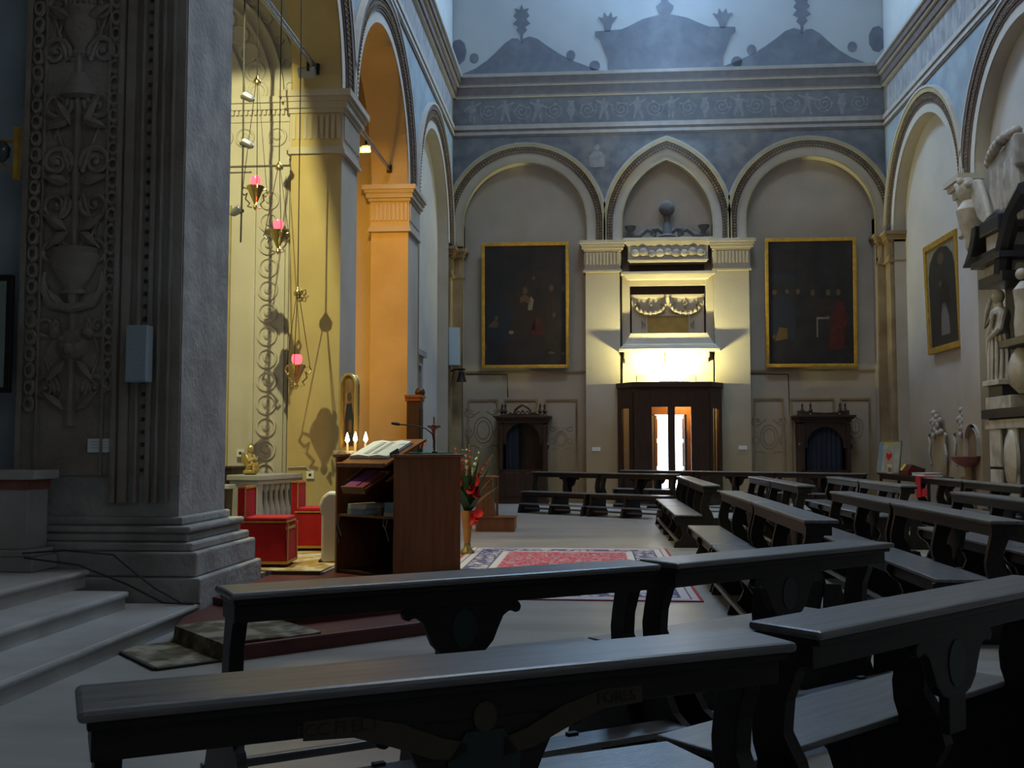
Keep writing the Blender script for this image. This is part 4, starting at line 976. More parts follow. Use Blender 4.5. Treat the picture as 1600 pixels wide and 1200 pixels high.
cu = thing('paper_cup', 'small brown paper cup on the shelf of the reading desk', 'cup', (-2.01 + .10*.574 - .33*.819, 10.30 + .10*.819 + .33*.574, PF+.625)); obj('cup_body', MB().lathe([(.022,0),(.032,.085),(.028,.085),(.019,.006)], (0,0,0), 12), mat('brown_card', (.22,.13,.07), None, rough=.7), cu, smooth=True); obj('cup_rim', MB().lathe([(.030,.083),(.034,.086),(.030,.089)], (0,0,0), 12, caps=False), PAPER, cu)
for k, (y, l) in enumerate(((.86, .30), (.83, .22), (.10, .24), (.14, .14))):
    c, s = math.cos(R(55)), math.sin(R(55)); x = .0
    P_ = lambda a, b, z: (-2.01 + a*c - b*s, 10.30 + a*s + b*c, PF + z)
    h_ = obj('hanging_cord', MB().tube([P_(-.012, y, .62), P_(-.02, y+.02, .62-l*.5), P_(-.012, y-.02, .62-l)], .006, 5), mat('grey_cord', (.16,.16,.15), None, rough=.7) if k == 0 else bpy.data.materials['grey_cord'])
    tag(h_, ['grey cord hanging at the far left edge of the desk opening', 'shorter grey cord hanging beside the far left cord of the desk', 'grey cord hanging at the right of the desk opening', 'short grey cord end under the box files in the desk'][k], 'cord')
pt = thing('red_flower', 'small red poinsettia flower standing behind the open missal', 'flower', (-1.93, 11.25, PF+LH+.034))
for k in range(8):
    a = k*math.pi/4
    obj('petal', MB().add([(0,0,0), (.05*math.cos(a)+.018*math.sin(a), .05*math.sin(a)-.018*math.cos(a), .05), (.09*math.cos(a), .09*math.sin(a), .10), (.05*math.cos(a)-.018*math.sin(a), .05*math.sin(a)+.018*math.cos(a), .05)], [(0,1,2,3)]), mat('red_petal', (.45,.015,.01), None, rough=.6) if k == 0 else bpy.data.materials['red_petal'], pt)
obj('flower_pot', MB().lathe([(.03,-.02),(.04,.02),(.02,.02)], (0,0,.0), 10), WOOD_DK, pt); pt.location.z += .02

# ---- icon with candles
ic = thing('icon_stand', 'arched gilt framed icon on a stone pedestal behind the reading desk', 'icon', (-3.57, 14.75, CF), R(-40))
obj('pedestal', MB().box(-.18, .18, -.14, .14, 0, .12).box(-.14, .14, -.11, .11, .12, 1.20).box(-.19, .19, -.15, .15, 1.20, 1.26), STONE, ic, bevel=.01)
arch_o = arcpts(0, 2.20, .20, 1.27, 16)
obj('icon_panel', MB().prism(arch_o, lambda u, v, d: (u, d, v), .0, .03), mat('icon_paint', (.30,.19,.09), (.14,.08,.05), 5, .35), ic)
inn = arcpts(0, 2.20, .165, 1.31, 16)
obj('icon_frame', ring(MB(), lambda u, v, d: (u, d, v), inn, arch_o, -.035, .04).box(-.20, .20, -.035, .04, 1.26, 1.31), GILT, ic)
pm_ = lambda u, v, d: (u, d, v)
obj('painted_robe', MB().prism([(-.10,1.33),(.10,1.33),(.11,1.7),(.06,1.95),(-.06,1.95),(-.11,1.7)], pm_, -.004, .002), BLUE_P, ic)
obj('painted_face', MB().prism(ell(0, 2.05, .05, .065), pm_, -.006, .002), SKIN_P, ic)
obj('painted_child', MB().prism(ell(.03, 1.62, .045, .10), pm_, -.008, .002), OCHRE_P, ic)
ch = thing('candle_holder', 'brass candle holder with three lit candles before the icon', 'candelabrum', (-3.37, 14.32, CF))
obj('holder_column', MB().lathe([(.13,0),(.13,.03),(.04,.08),(.025,.3),(.035,.6),(.02,.9),(.04,1.10),(.10,1.20),(.02,1.22)], (0,0,0), 14), BRASS, ch, smooth=True)
WAX = mat('ivory_wax', (.75,.66,.48), None, rough=.5, emit=(1,.55,.2), estr=.25)
FLAME = mat('candle_flame', (1,.6,.2), None, emit=(1,.55,.18), estr=40)
for k, (dx, dy, hh) in enumerate(((-.12, .0, .16), (.0, -.02, .17), (.14, .02, .17))):
    obj('arm', MB().tube([(0,0,1.14),(dx*.6,dy*.6,1.13),(dx,dy,1.20)], .010, 6), BRASS, ch)
    obj('drip_cup', MB().lathe([(.015,1.19),(.035,1.21),(.04,1.225)], (dx,dy,0), 10), BRASS, ch)
    cd = obj('candle', MB().lathe([(.015,1.20),(.015,1.20+hh)], (dx,dy,0), 10), WAX, ch)
    obj('flame', MB().lathe([(.004,1.205+hh),(.032,1.245+hh),(.026,1.285+hh),(.002,1.36+hh)], (dx,dy,0), 8), FLAME, cd, smooth=True)
    light('POINT', 'candle_light', (-3.37+dx, 14.32+dy, CF+1.30+hh), 6.0, (1,.58,.22), shadow_soft_size=.03)

# ---- crucifix, cabinet, kneeler, flowers
cx_ = thing('standing_crucifix', 'slim standing crucifix on a pole behind the reading desk', 'crucifix', (-2.67, 17.0, 0))
obj('pole', MB().lathe([(.16,0),(.16,.04),(.03,.08),(.015,.2),(.015,1.45)], (0,0,0), 10), WOOD_DK, cx_)
obj('cross', MB().box(-.014,.014,-.012,.012,1.42,2.02).box(-.11,.11,-.012,.012,1.84,1.875), mat('red_brown_cross', (.22,.09,.06), None, rough=.6), cx_)
obj('corpus', MB().tube([(0,-.03,1.50),(.01,-.035,1.62),(0,-.04,1.72),(0,-.04,1.82)], [.015,.022,.028,.034], 8).tube([(-.10,-.03,1.87),(-.05,-.035,1.83),(0,-.04,1.81),(.05,-.035,1.83),(.10,-.03,1.87)], [.010,.013,.018,.013,.010], 6).ball((0,-.05,1.87), .03, 8, 6), mat('dark_bronze', (.14,.04,.02), None, rough=.4, metal=.3), cx_, smooth=True)
kb = thing('wood_cabinet', 'tall reddish wooden cabinet with moulded top by the side doorway', 'cabinet', (-3.58, 20.85, 0))
obj('body', MB().box(-.22, .04, -.25, .2, .26, 2.45), WOOD_DK, kb, bevel=.01)
obj('plinth', MB().box(-.25, .07, -.28, .2, 0, .26), WOOD_RED, kb)
obj('side_panel', MB().box(.04, .055, -.18, .14, .5, 2.3), WOOD_DK, kb)
obj('cornice', MB().box(-.25, .07, -.28, .2, 2.45, 2.52).box(-.26, .10, -.30, .2, 2.52, 2.58), WOOD_RED, kb, bevel=.01)
obj('crest', MB().ball((.02, -.05, 2.64), .11, 10, 6, sy=1.2), WOOD_DK, kb, smooth=True)
kn = thing('kneeler', 'small orange brown kneeling desk with a low step near the rug', 'kneeler', (-2.13, 18.42, 0))
obj('base_box', MB().box(0, .70, 0, .5, .03, .24).box(0, .70, .0, .03, 0, .03), WOOD_RED, kn, bevel=.006)
obj('kneeling_board', MB().box(-.01, .71, -.01, .52, .24, .265), WOOD_RED, kn, bevel=.005)
obj('front_column', MB().prism([(0,.265),(.33,.265),(.30,.45),(.28,.96),(0,.96)], lambda u, v, d: (u, d, v), .03, .47), WOOD_RED, kn)
obj('book_ledge', MB().box(-.03, .38, -.02, .52, .96, .99), WOOD_RED, kn, bevel=.006)
obj('back_leg', MB().box(.34, .38, .30, .34, .265, .96), WOOD_RED, kn)
vs_ = thing('flower_vase', 'tall brass vase with red and white gladioli beside the reading desk', 'flowers', (-1.80, 14.55, .013))
obj('vase_foot', MB().lathe([(.10,0),(.095,.03),(.05,.08),(.045,.14)], (0,0,0), 16), BRASS, vs_, smooth=True)
obj('vase_body', MB().lathe([(.045,.14),(.06,.3),(.085,.52),(.10,.60),(.09,.60)], (0,0,0), 16), mat('terracotta_glaze', (.42,.19,.05), (.34,.14,.04), 5, .35), vs_, smooth=True)
LEAF = mat('dark_green_leaf', (.018,.055,.018), (.03,.085,.025), 6, .5)
STEM = mat('pale_green_bud', (.20,.26,.07), None, rough=.6)
REDF = mat('scarlet_petal', (.50,.012,.015), None, rough=.55); WHF = mat('cream_petal', (.62,.58,.48), None, rough=.55)
rnd = random.Random(3)
def blade(l, w_, lean, az, bend):
    pts = []
    for i in range(7):
        t = i/6; r_ = lean*t + bend*t*t
        pts.append((r_, l*t - bend*.3*t*t, w_*(1-t**2.2)*(.6 + .4*min(1, t*4))))
    c, s = math.cos(az), math.sin(az); m_ = MB()
    V = []
    for r_, z_, ww in pts:
        V += [(r_*c - ww*s, r_*s + ww*c, .56+z_), (r_*c + ww*s, r_*s - ww*c, .56+z_)]
    return m_.add(V, [(2*i, 2*i+1, 2*i+3, 2*i+2) for i in range(6)])
for k in range(44):
    obj('leaf', blade(rnd.uniform(.40,.85), rnd.uniform(.035,.065), rnd.uniform(.0,.38), rnd.uniform(0, 6.28), rnd.uniform(0,.18)), LEAF, vs_)
for k in range(13):
    az = rnd.uniform(0, 6.28); ln = rnd.uniform(.60, 1.0); le = rnd.uniform(.03, .38)
    p = [(le*t*t*math.cos(az) + .02*math.cos(az), le*t*t*math.sin(az), .58 + ln*t) for t in (0, .25, .5, .75, 1)]
    st = obj('flower_stem', MB().tube(p, [.007,.007,.006,.005,.003], 5), STEM, vs_)
    cl = (REDF, WHF, STEM, REDF)[k % 4]
    for j in range(6):
        t = .55 + .45*j/5
        q = (le*t*t*math.cos(az) + .02*math.cos(az), le*t*t*math.sin(az), .58 + ln*t); s_ = .040*(1.15 - .8*j/5) * (1.0 if cl is not STEM else .4)
        obj('blossom', MB().lathe([(.004,-s_*.6),(s_*.5,0),(s_*1.0,s_*.7),(s_*.5,s_*.35),(.003,s_*.1)], (0,0,0), 7).rot(rx=rnd.uniform(-.8,.8), ry=rnd.uniform(-.8,.8), loc=q), cl if j < 5 else STEM, st)
for (dx, dy, dz) in ((.10,-.10,.95), (.15,-.08,.88), (.12,-.12,.82), (.08,-.12,.88), (.14,-.06,.98), (.16,-.1,.55), (.11,-.12,.50), (.13,-.1,.44), (-.12,-.1,.95)):
    obj('blossom', MB().lathe([(.004,-.04),(.04,0),(.075,.045),(.04,.02),(.003,.0)], (0,0,0), 9).rot(rx=R(60), rz=rnd.uniform(-1,1), loc=(dx, dy, dz)), REDF, vs_)

# ---- Persian rug (procedural weave)
def rug_material(hx, hy):
    m = bpy.data.materials.new('persian_rug_weave'); m.use_nodes = True; nt = m.node_tree; N = nt.nodes; L = nt.links
    b = N['Principled BSDF']; b.inputs['Roughness'].default_value = .95
    tc = N.new('ShaderNodeTexCoord'); sx = N.new('ShaderNodeSeparateXYZ'); L.new(tc.outputs['Object'], sx.inputs[0])
    def mth(op, a, b_=None):
        n = N.new('ShaderNodeMath'); n.operation = op
        for i, v in enumerate((a, b_)):
            if v is None: continue
            if isinstance(v, (int, float)): n.inputs[i].default_value = v
            else: L.new(v, n.inputs[i])
        return n.outputs[0]
    ax, ay = mth('ABSOLUTE', sx.outputs['X']), mth('ABSOLUTE', sx.outputs['Y'])
    dist = mth('MINIMUM', mth('SUBTRACT', hx, ax), mth('SUBTRACT', hy, ay))
    ramp = N.new('ShaderNodeValToRGB'); cr = ramp.color_ramp; cr.interpolation = 'CONSTANT'
    L.new(mth('DIVIDE', dist, 1.0), ramp.inputs[0])
    W_, B_, R_, N_ = (.46,.42,.43,1), (.07,.07,.17,1), (.30,.035,.045,1), (.50,.47,.47,1)
    stops = [(0, R_), (.035, W_), (.10, B_), (.115, N_), (.20, B_), (.22, W_), (.50, B_), (.52, N_), (.60, W_)]
    cr.elements[0].position = 0; cr.elements[0].color = R_; cr.elements[1].position = stops[1][0]; cr.elements[1].color = stops[1][1]
    for p, c in stops[2:]: e = cr.elements.new(p); e.color = c
    vor = N.new('ShaderNodeTexVoronoi'); vor.inputs['Scale'].default_value = 9.0; L.new(tc.outputs['Object'], vor.inputs['Vector'])
    noi = N.new('ShaderNodeTexNoise'); noi.inputs['Scale'].default_value = 8; noi.inputs['Detail'].default_value = 2; L.new(tc.outputs['Object'], noi.inputs['Vector'])
    pat = mth('GREATER_THAN', mth('ADD', vor.outputs['Distance'], mth('MULTIPLY', noi.outputs['Fac'], .6)), .74)
    # border motif: blue on white between .22 and .50
    inb = mth('MULTIPLY', mth('GREATER_THAN', dist, .22), mth('LESS_THAN', dist, .50))
    fld = mth('GREATER_THAN', dist, .62)
    m1 = N.new('ShaderNodeMix'); m1.data_type = 'RGBA'; L.new(mth('MULTIPLY', pat, inb), m1.inputs['Factor']); L.new(ramp.outputs['Color'], m1.inputs['A']); m1.inputs['B'].default_value = (.09,.085,.17,1)
    noi2 = N.new('ShaderNodeTexNoise'); noi2.inputs['Scale'].default_value = 9; noi2.inputs['Detail'].default_value = 3; L.new(tc.outputs['Object'], noi2.inputs['Vector'])
    fr_ = N.new('ShaderNodeValToRGB'); fc = fr_.color_ramp; fc.interpolation = 'CONSTANT'
    fc.elements[0].color = (.38,.32,.34,1); fc.elements[0].position = 0; fc.elements[1].position = .40; fc.elements[1].color = (.42,.03,.055,1)
    e = fc.elements.new(.545); e.color = (.38,.31,.34,1); e = fc.elements.new(.60); e.color = (.12,.10,.22,1); e = fc.elements.new(.64); e.color = (.42,.035,.06,1)
    L.new(noi2.outputs['Fac'], fr_.inputs[0])
    m2 = N.new('ShaderNodeMix'); m2.data_type = 'RGBA'; L.new(fld, m2.inputs['Factor']); L.new(m1.outputs['Result'], m2.inputs['A']); L.new(fr_.outputs['Color'], m2.inputs['B'])
    L.new(m2.outputs['Result'], b.inputs['Base Color'])
    bp_ = N.new('ShaderNodeBump'); bp_.inputs['Strength'].default_value = .25; bp_.inputs['Distance'].default_value = .01; L.new(noi.outputs['Fac'], bp_.inputs['Height']); L.new(bp_.outputs['Normal'], b.inputs['Normal'])
    return m
rg = obj('persian_rug', MB().box(-1.45, 1.45, -2.62, 2.62, .001, .012), rug_material(1.45, 2.62), loc=(-.39, 12.82, 0))
tag(rg, 'large faded red, white and blue Persian rug on the marble floor', 'rug')

# ---- altar rail with balusters, gilded putto, cabinet behind
ar = thing('altar_rail', 'grey marble altar rail with balusters inside the chapel', 'balustrade', (-4.73, 14.15, CF), R(-10))
obj('end_block', MB().box(-.42, 0, 0, .16, 0, .80), MARBLE, ar, bevel=.01)
obj('end_block', MB().box(-.42, 0, 1.14, 1.32, 0, .80), MARBLE, ar, bevel=.01)
obj('back_slab', MB().box(-.42, -.22, .1, 1.2, 0, .80), MARBLE, ar)
obj('top_slab', MB().box(-.46, .05, -.05, 1.36, .84, .92).box(-.43, .02, -.02, 1.34, .78, .84), MARBLE, ar, bevel=.015)
obj('plinth', MB().box(-.42, .02, 0, 1.32, 0, .10), MARBLE, ar)
bal = MB().lathe([(.06,.10),(.06,.14),(.035,.18),(.07,.32),(.075,.38),(.04,.55),(.03,.66),(.055,.70),(.055,.78)], (0,0,0), 12).mesh('baluster', True); bal.materials.append(MARBLE)
for k in range(6): obj('baluster', bal, None, ar, loc=(-.10, .24 + k*.165, 0))
pu = thing('gilded_putto', 'small gilded putto seated on the altar rail', 'statue', (-4.88, 14.28, CF+.92), R(20)); pu.scale = (1.0, 1.0, 1.2)
obj('base_rock', MB().ball((0,0,.03), .11, 10, 5, sz=.35), GILT, pu, smooth=True)
body = MB().tube([(0,0,.07),(-.01,.0,.13),(-.02,0,.20),(-.01,-.01,.255)], [.06,.062,.058,.03], 10).ball((0,-.015,.31), .045, 10, 7)
body.tube([(.02,-.02,.10),(.10,-.05,.13),(.11,-.06,.03)], [.036,.03,.02], 8).tube([(-.03,-.02,.10),(.05,-.07,.12),(.04,-.09,.02)], [.036,.03,.02], 8)
body.tube([(.04,-.01,.23),(.08,-.05,.17),(.10,-.02,.21)], [.022,.018,.014], 7).tube([(-.06,-.01,.23),(-.03,-.07,.17),(.06,-.06,.20)], [.022,.018,.014], 7)
obj('figure', body, GILT, pu, smooth=True)
obj('wing', MB().add([(-.04,.03,.24),(-.13,.05,.27),(-.12,.05,.12),(-.05,.04,.16)], [(0,1,2,3)]).add([(-.04,.035,.24),(-.13,.06,.27),(-.12,.06,.12),(-.05,.05,.16)], [(0,1,2,3)]), GILT, pu)
dc = thing('dark_cabinet', 'dark wooden cupboard at the back of the chapel next to the pier', 'cabinet', (-5.25, 14.7, CF))
obj('body', MB().box(-.6, -.02, -.1, .5, 0, 1.0), WOOD_DK, dc, bevel=.01); obj('top_board', MB().box(-.62, .0, -.13, .52, 1.0, 1.03), WOOD_DK, dc)
obj('door_panel', MB().box(-.5, -.08, -.12, -.1, .1, .9), WOOD_DK, dc, bevel=.01)
cs = thing('credence_shelf', 'small white marble shelf beside the dark cupboard', 'shelf', (-4.95, 13.75, CF)); obj('slab', MB().box(-.35, .0, -.1, .14, .74, .80), MARBLE, cs, bevel=.01); obj('support', MB().taper(-.17, .02, 0, .74, .12, .09, .14, .1), WOOD_DK, cs); obj('foot', MB().box(-.32, -.02, -.08, .12, 0, .06), WOOD_DK, cs)
for nm, lb, lc in (('socket_box', 'white socket box on the carved chapel wall above the cupboard', (-5.52, 15.70, 1.36)), ('socket_box', 'white socket box with conduit on the chapel pier', (-4.33, 15.44, 1.03))):
    t = thing(nm, lb, 'socket', lc); obj('plate', MB().box(-.06, .06, -.03, 0, 0, .12), WHITE_PAINT, t, bevel=.005); obj('outlet', MB().box(-.02, .02, -.034, -.03, .04, .08), IRON, t)
cd = obj('wall_conduit', MB().tube([(-4.68, 15.42, 1.20), (-4.40, 15.42, 1.21), (-4.34, 15.42, 1.14)], .014, 6), STEEL); tag(cd, 'grey conduit bending down to the pier socket box', 'conduit')

# ---- hanging sanctuary lamps
REDG = mat('glowing_red_glass', (.5,.02,.02), None, rough=.2, emit=(1,.05,.07), estr=5)
HOT = mat('lamp_wick_glow', (1,.5,.4), None, emit=(1,.45,.42), estr=30)
def vigil(label, loc, top, cap_h, pink=False):
    x, y, z = loc
    t = thing('sanctuary_lamp', label, 'lamp', loc, rnd.uniform(0, 1.5), 'hanging sanctuary lamps')
    obj('brass_cup', MB().lathe([(.005,-.26),(.03,-.22),(.015,-.18),(.05,-.10),(.095,.0),(.12,.06),(.105,.07),(.08,.0)], (0,0,0), 14), BRASS, t, smooth=True)
    g = obj('red_glass', MB().lathe([(.045,.07),(.065,.11),(.07,.16),(.055,.20)], (0,0,0), 12), REDG, t, smooth=True)
    obj('wick_glow', MB().ball((0,0,.15), .03, 8, 6), HOT, g)
    for k in range(3):
        a = k*2*math.pi/3 + .3; c, s = math.cos(a), math.sin(a)
        pr = [(.10,.03),(.17,.06),(.20,.0),(.16,-.05),(.12,-.02),(.14,-.10),(.08,-.16),(.11,-.20),(.05,-.22)]
        arm = obj('scroll_arm', MB().tube([(r_*c, r_*s, z_) for r_, z_ in pr], .011, 5), BRASS, t, smooth=True)
        obj('chain', MB().tube([(.18*c, .18*s, .06), (.015*c, .015*s, cap_h)], .005, 4), IRON, t)
    obj('ceiling_cap', MB().lathe([(.05,cap_h-.03),(.055,cap_h),(.03,cap_h+.04),(.01,cap_h+.08)], (0,0,0), 10), BRASS, t, smooth=True)
    obj('suspension_wire', MB().tube([(0,0,cap_h+.06), (0,0,top-z)], .007, 5), IRON, t)
    light('POINT', 'sanctuary_lamp_light', (x, y, z+.16), 1.6, (1,.10,.08), shadow_soft_size=.05)
    return t
vigil('highest red sanctuary lamp hanging in brass cup before the chapel wall', (-4.50, 13.2, 4.93), 9.45, 1.5)
vigil('middle red sanctuary lamp hanging in scrolled brass cup', (-4.18, 13.2, 4.33), 9.45, .92)
vigil('lowest red sanctuary lamp, hanging beside the chapel pier', (-3.905, 13.2, 2.53), 9.45, 1.02)
on = thing('lamp_ornament', 'gilded openwork rosette hanging beside the wire of the lowest lamp', 'ornament', (-3.86, 13.25, 3.52))
for k in range(6):
    a = k*math.pi/3; obj('petal_loop', MB().tube([(.02*math.cos(a),0,.02*math.sin(a)), (.07*math.cos(a-.4),.0,.07*math.sin(a-.4)), (.09*math.cos(a),0,.09*math.sin(a)), (.07*math.cos(a+.4),0,.07*math.sin(a+.4)), (.02*math.cos(a),0,.02*math.sin(a))], .009, 5), BRASS, on)
obj('hook_wire', MB().tube([(-.045,-.05,.05), (-.03,-.02,.06), (0,0,.09)], .006, 4), BRASS, on)
# ---- string of small spotlights hanging in the chapel arch
ss = thing('spotlight_string', 'vertical cable carrying small silver spotlights in the chapel arch', 'spotlights', (-4.62, 13.0, 4.0))
obj('cable', MB().tube([(0,0,.2),(.01,0,1.4),(0,0,3.0),(.02,0,5.5)], .012, 6), CABLE, ss)
for z_, s_ in ((.62, 1), (1.52, -1), (2.15, -1)):
    h_ = obj('spot_head', MB().lathe([(.02,-.10),(.05,-.06),(.06,.05),(.05,.06)], (0,0,0), 10).rot(ry=R(60*s_), loc=(-.06*s_, 0, z_)), STEEL, ss, smooth=True)
    obj('spot_clip', MB().box(-.03, .03, -.02, .02, z_-.02, z_+.02), IRON, h_)
# ---- lighting bars across the arches
def bar(label, y0, y1, heads, z=7.40):
    t = thing('lighting_bar', label, 'light bar', (-4.3, (y0+y1)/2, z)); h = (y1-y0)/2
    obj('upper_tube', MB().tube([(0,-h,.05),(0,h,.05)], .022, 8), STEEL, t); obj('lower_tube', MB().tube([(0,-h,-.03),(0,h,-.03)], .016, 8), STEEL, t)
    ties = MB(); k = -h + .15
    while k < h - .1: ties.tube([(0,k,.05),(0,k+.12,-.03)], .007, 4); k += .24
    stuff(obj('lattice_ties', ties, STEEL, t))
    for s in (-1, 1): obj('wall_shoe', MB().box(-.05,.05, s*h-(.06 if s>0 else 0), s*h+(.06 if s<0 else 0), -.07,.09), IRON, t)
    for yy, an in heads:
        fx = obj('flood_head', MB().box(-.13,.13,-.05,.07,-.20,-.05).rot(rx=R(an), loc=(-.06, yy-(y0+y1)/2, -.05)), STEEL, t, bevel=.01)
        obj('yoke', MB().box(-.02,.02,-.02,.02,-.14,.02).rot(loc=(-.02, yy-(y0+y1)/2, -.02)), IRON, fx)
    return t
bar1 = bar('steel lighting bar spanning the near chapel arch', 10.55, 15.40, ((15.0, 30), (11.3, -30)))
bar('steel lighting bar spanning the second, orange lit arch', 16.55, 21.15, ((19.0, 20),))
LP = Vector((-4.24, 10.9, 7.12))
light('SPOT', 'chapel_flood_light', LP, 1000, (1, .93, .42), (-5.6, 15.75, 4.2), spot_size=R(150), spot_blend=.2, shadow_soft_size=.012)
P1, P2 = Vector((-4.66, 15.45, 7.4)), Vector((-3.93, 15.45, 4.3))
e1 = (P2 - P1).normalized(); fw = ((P1 + P2)/2 - LP).normalized(); e2 = fw.cross(e1).normalized()
if e2.x < 0: e2 = -e2
c0 = LP + fw*.30
c1 = c0 - Vector(bar1.location)
obj('shade_flap', MB().add([tuple(e1*a + e2*b + fw*d) for d in (0, .006) for a, b in ((-.30,0),(.30,0),(.30,.34),(-.30,.34))], [(0,1,2,3),(7,6,5,4),(0,1,5,4),(1,2,6,5),(2,3,7,6),(3,0,4,7)]), IRON, bar1, loc=c1)  # unseen flap added so its edge throws diagonal shade on the pier
obj('shade_flap_arm', MB().tube([tuple(e2*.30), tuple(e2*.30 - fw*.2 + Vector((0,0,.25)))], .01, 6), IRON, bar1, loc=c1)
light('SPOT', 'warm_flood_light', (-4.35, 18.9, 7.15), 215, (1, .47, .03), (-4.3, 21.3, 4.5), spot_size=R(170), spot_blend=.4, shadow_soft_size=.08)
light('POINT', 'warm_fill_point', (-5.3, 18.7, 3.6), 135, (1, .47, .03), shadow_soft_size=.15)  # fill added without a fixture, carries the orange down the pier

# ---- things at the left edge
rc = thing('stone_pedestal', 'pale stone pedestal with a red marble band at the left edge', 'pedestal', (-5.4, 8.70, .45))
obj('base', MB().box(-.6, .66, -.32, .09, 0, .12).box(-.6, .62, -.28, .09, .12, .18), MARBLE, rc, bevel=.01)
obj('die', MB().box(-.6, .20, -.22, .09, .18, .68), MARBLE, rc); obj('corner_pier', MB().box(.20, .56, -.24, .09, .18, .70), MARBLE, rc, bevel=.008)
obj('red_band', MB().box(-.6, .58, -.27, .09, .70, .78), MARBLE_RED, rc); obj('top_slab', MB().box(-.6, .66, -.33, .09, .78, .86), MARBLE, rc, bevel=.012)
sc = thing('info_screen', 'black framed display panel cut by the left edge', 'screen', (-5.45, 8.92, 2.0))
obj('screen_frame', MB().box(-.35, .17, -.05, .0, 0, 1.08), IRON, sc, bevel=.01); obj('screen_glass', MB().box(-.30, .115, -.055, -.045, .05, 1.02), mat('dim_green_screen', (.20,.26,.25), None, rough=.2), sc)
gb = thing('gilded_bracket', 'gilded wall bracket cut by the left edge', 'bracket', (-5.30, 8.93, 3.97))
obj('back_plate', MB().box(-.03, .01, -.03, .03, 0, .50), GOLD, gb); obj('bracket_arm', MB().tube([(0,0,.36),(-.12,-.02,.36),(-.3,-.03,.40)], .014, 6), GOLD, gb)
obj('bracket_arm', MB().tube([(0,0,.06),(-.12,-.02,.14),(-.3,-.03,.16)], .012, 6), GOLD, gb)
obj('glass_drop', MB().lathe([(.01,.16),(.06,.22),(.07,.30),(.03,.36)], (-.14,-.02,0), 10), GLASS_DIM, gb, smooth=True)
for lb, pts in (('black cable sagging along the pier base to the lowest step', [(-4.78,8.30,.62),(-4.55,8.55,.62),(-4.15,8.62,.58),(-3.80,8.66,.30),(-3.55,8.66,.17),(-3.40,8.70,.16)]),
                ('black cable running straight down the pier base beside the sagging one', [(-4.78,8.32,.58),(-4.4,8.52,.50),(-4.0,8.62,.32),(-3.7,8.64,.17),(-3.42,8.62,.165)])):
    c_ = obj('floor_cable', MB().tube(pts, .009, 6), CABLE, smooth=True); tag(c_, lb, 'cable')
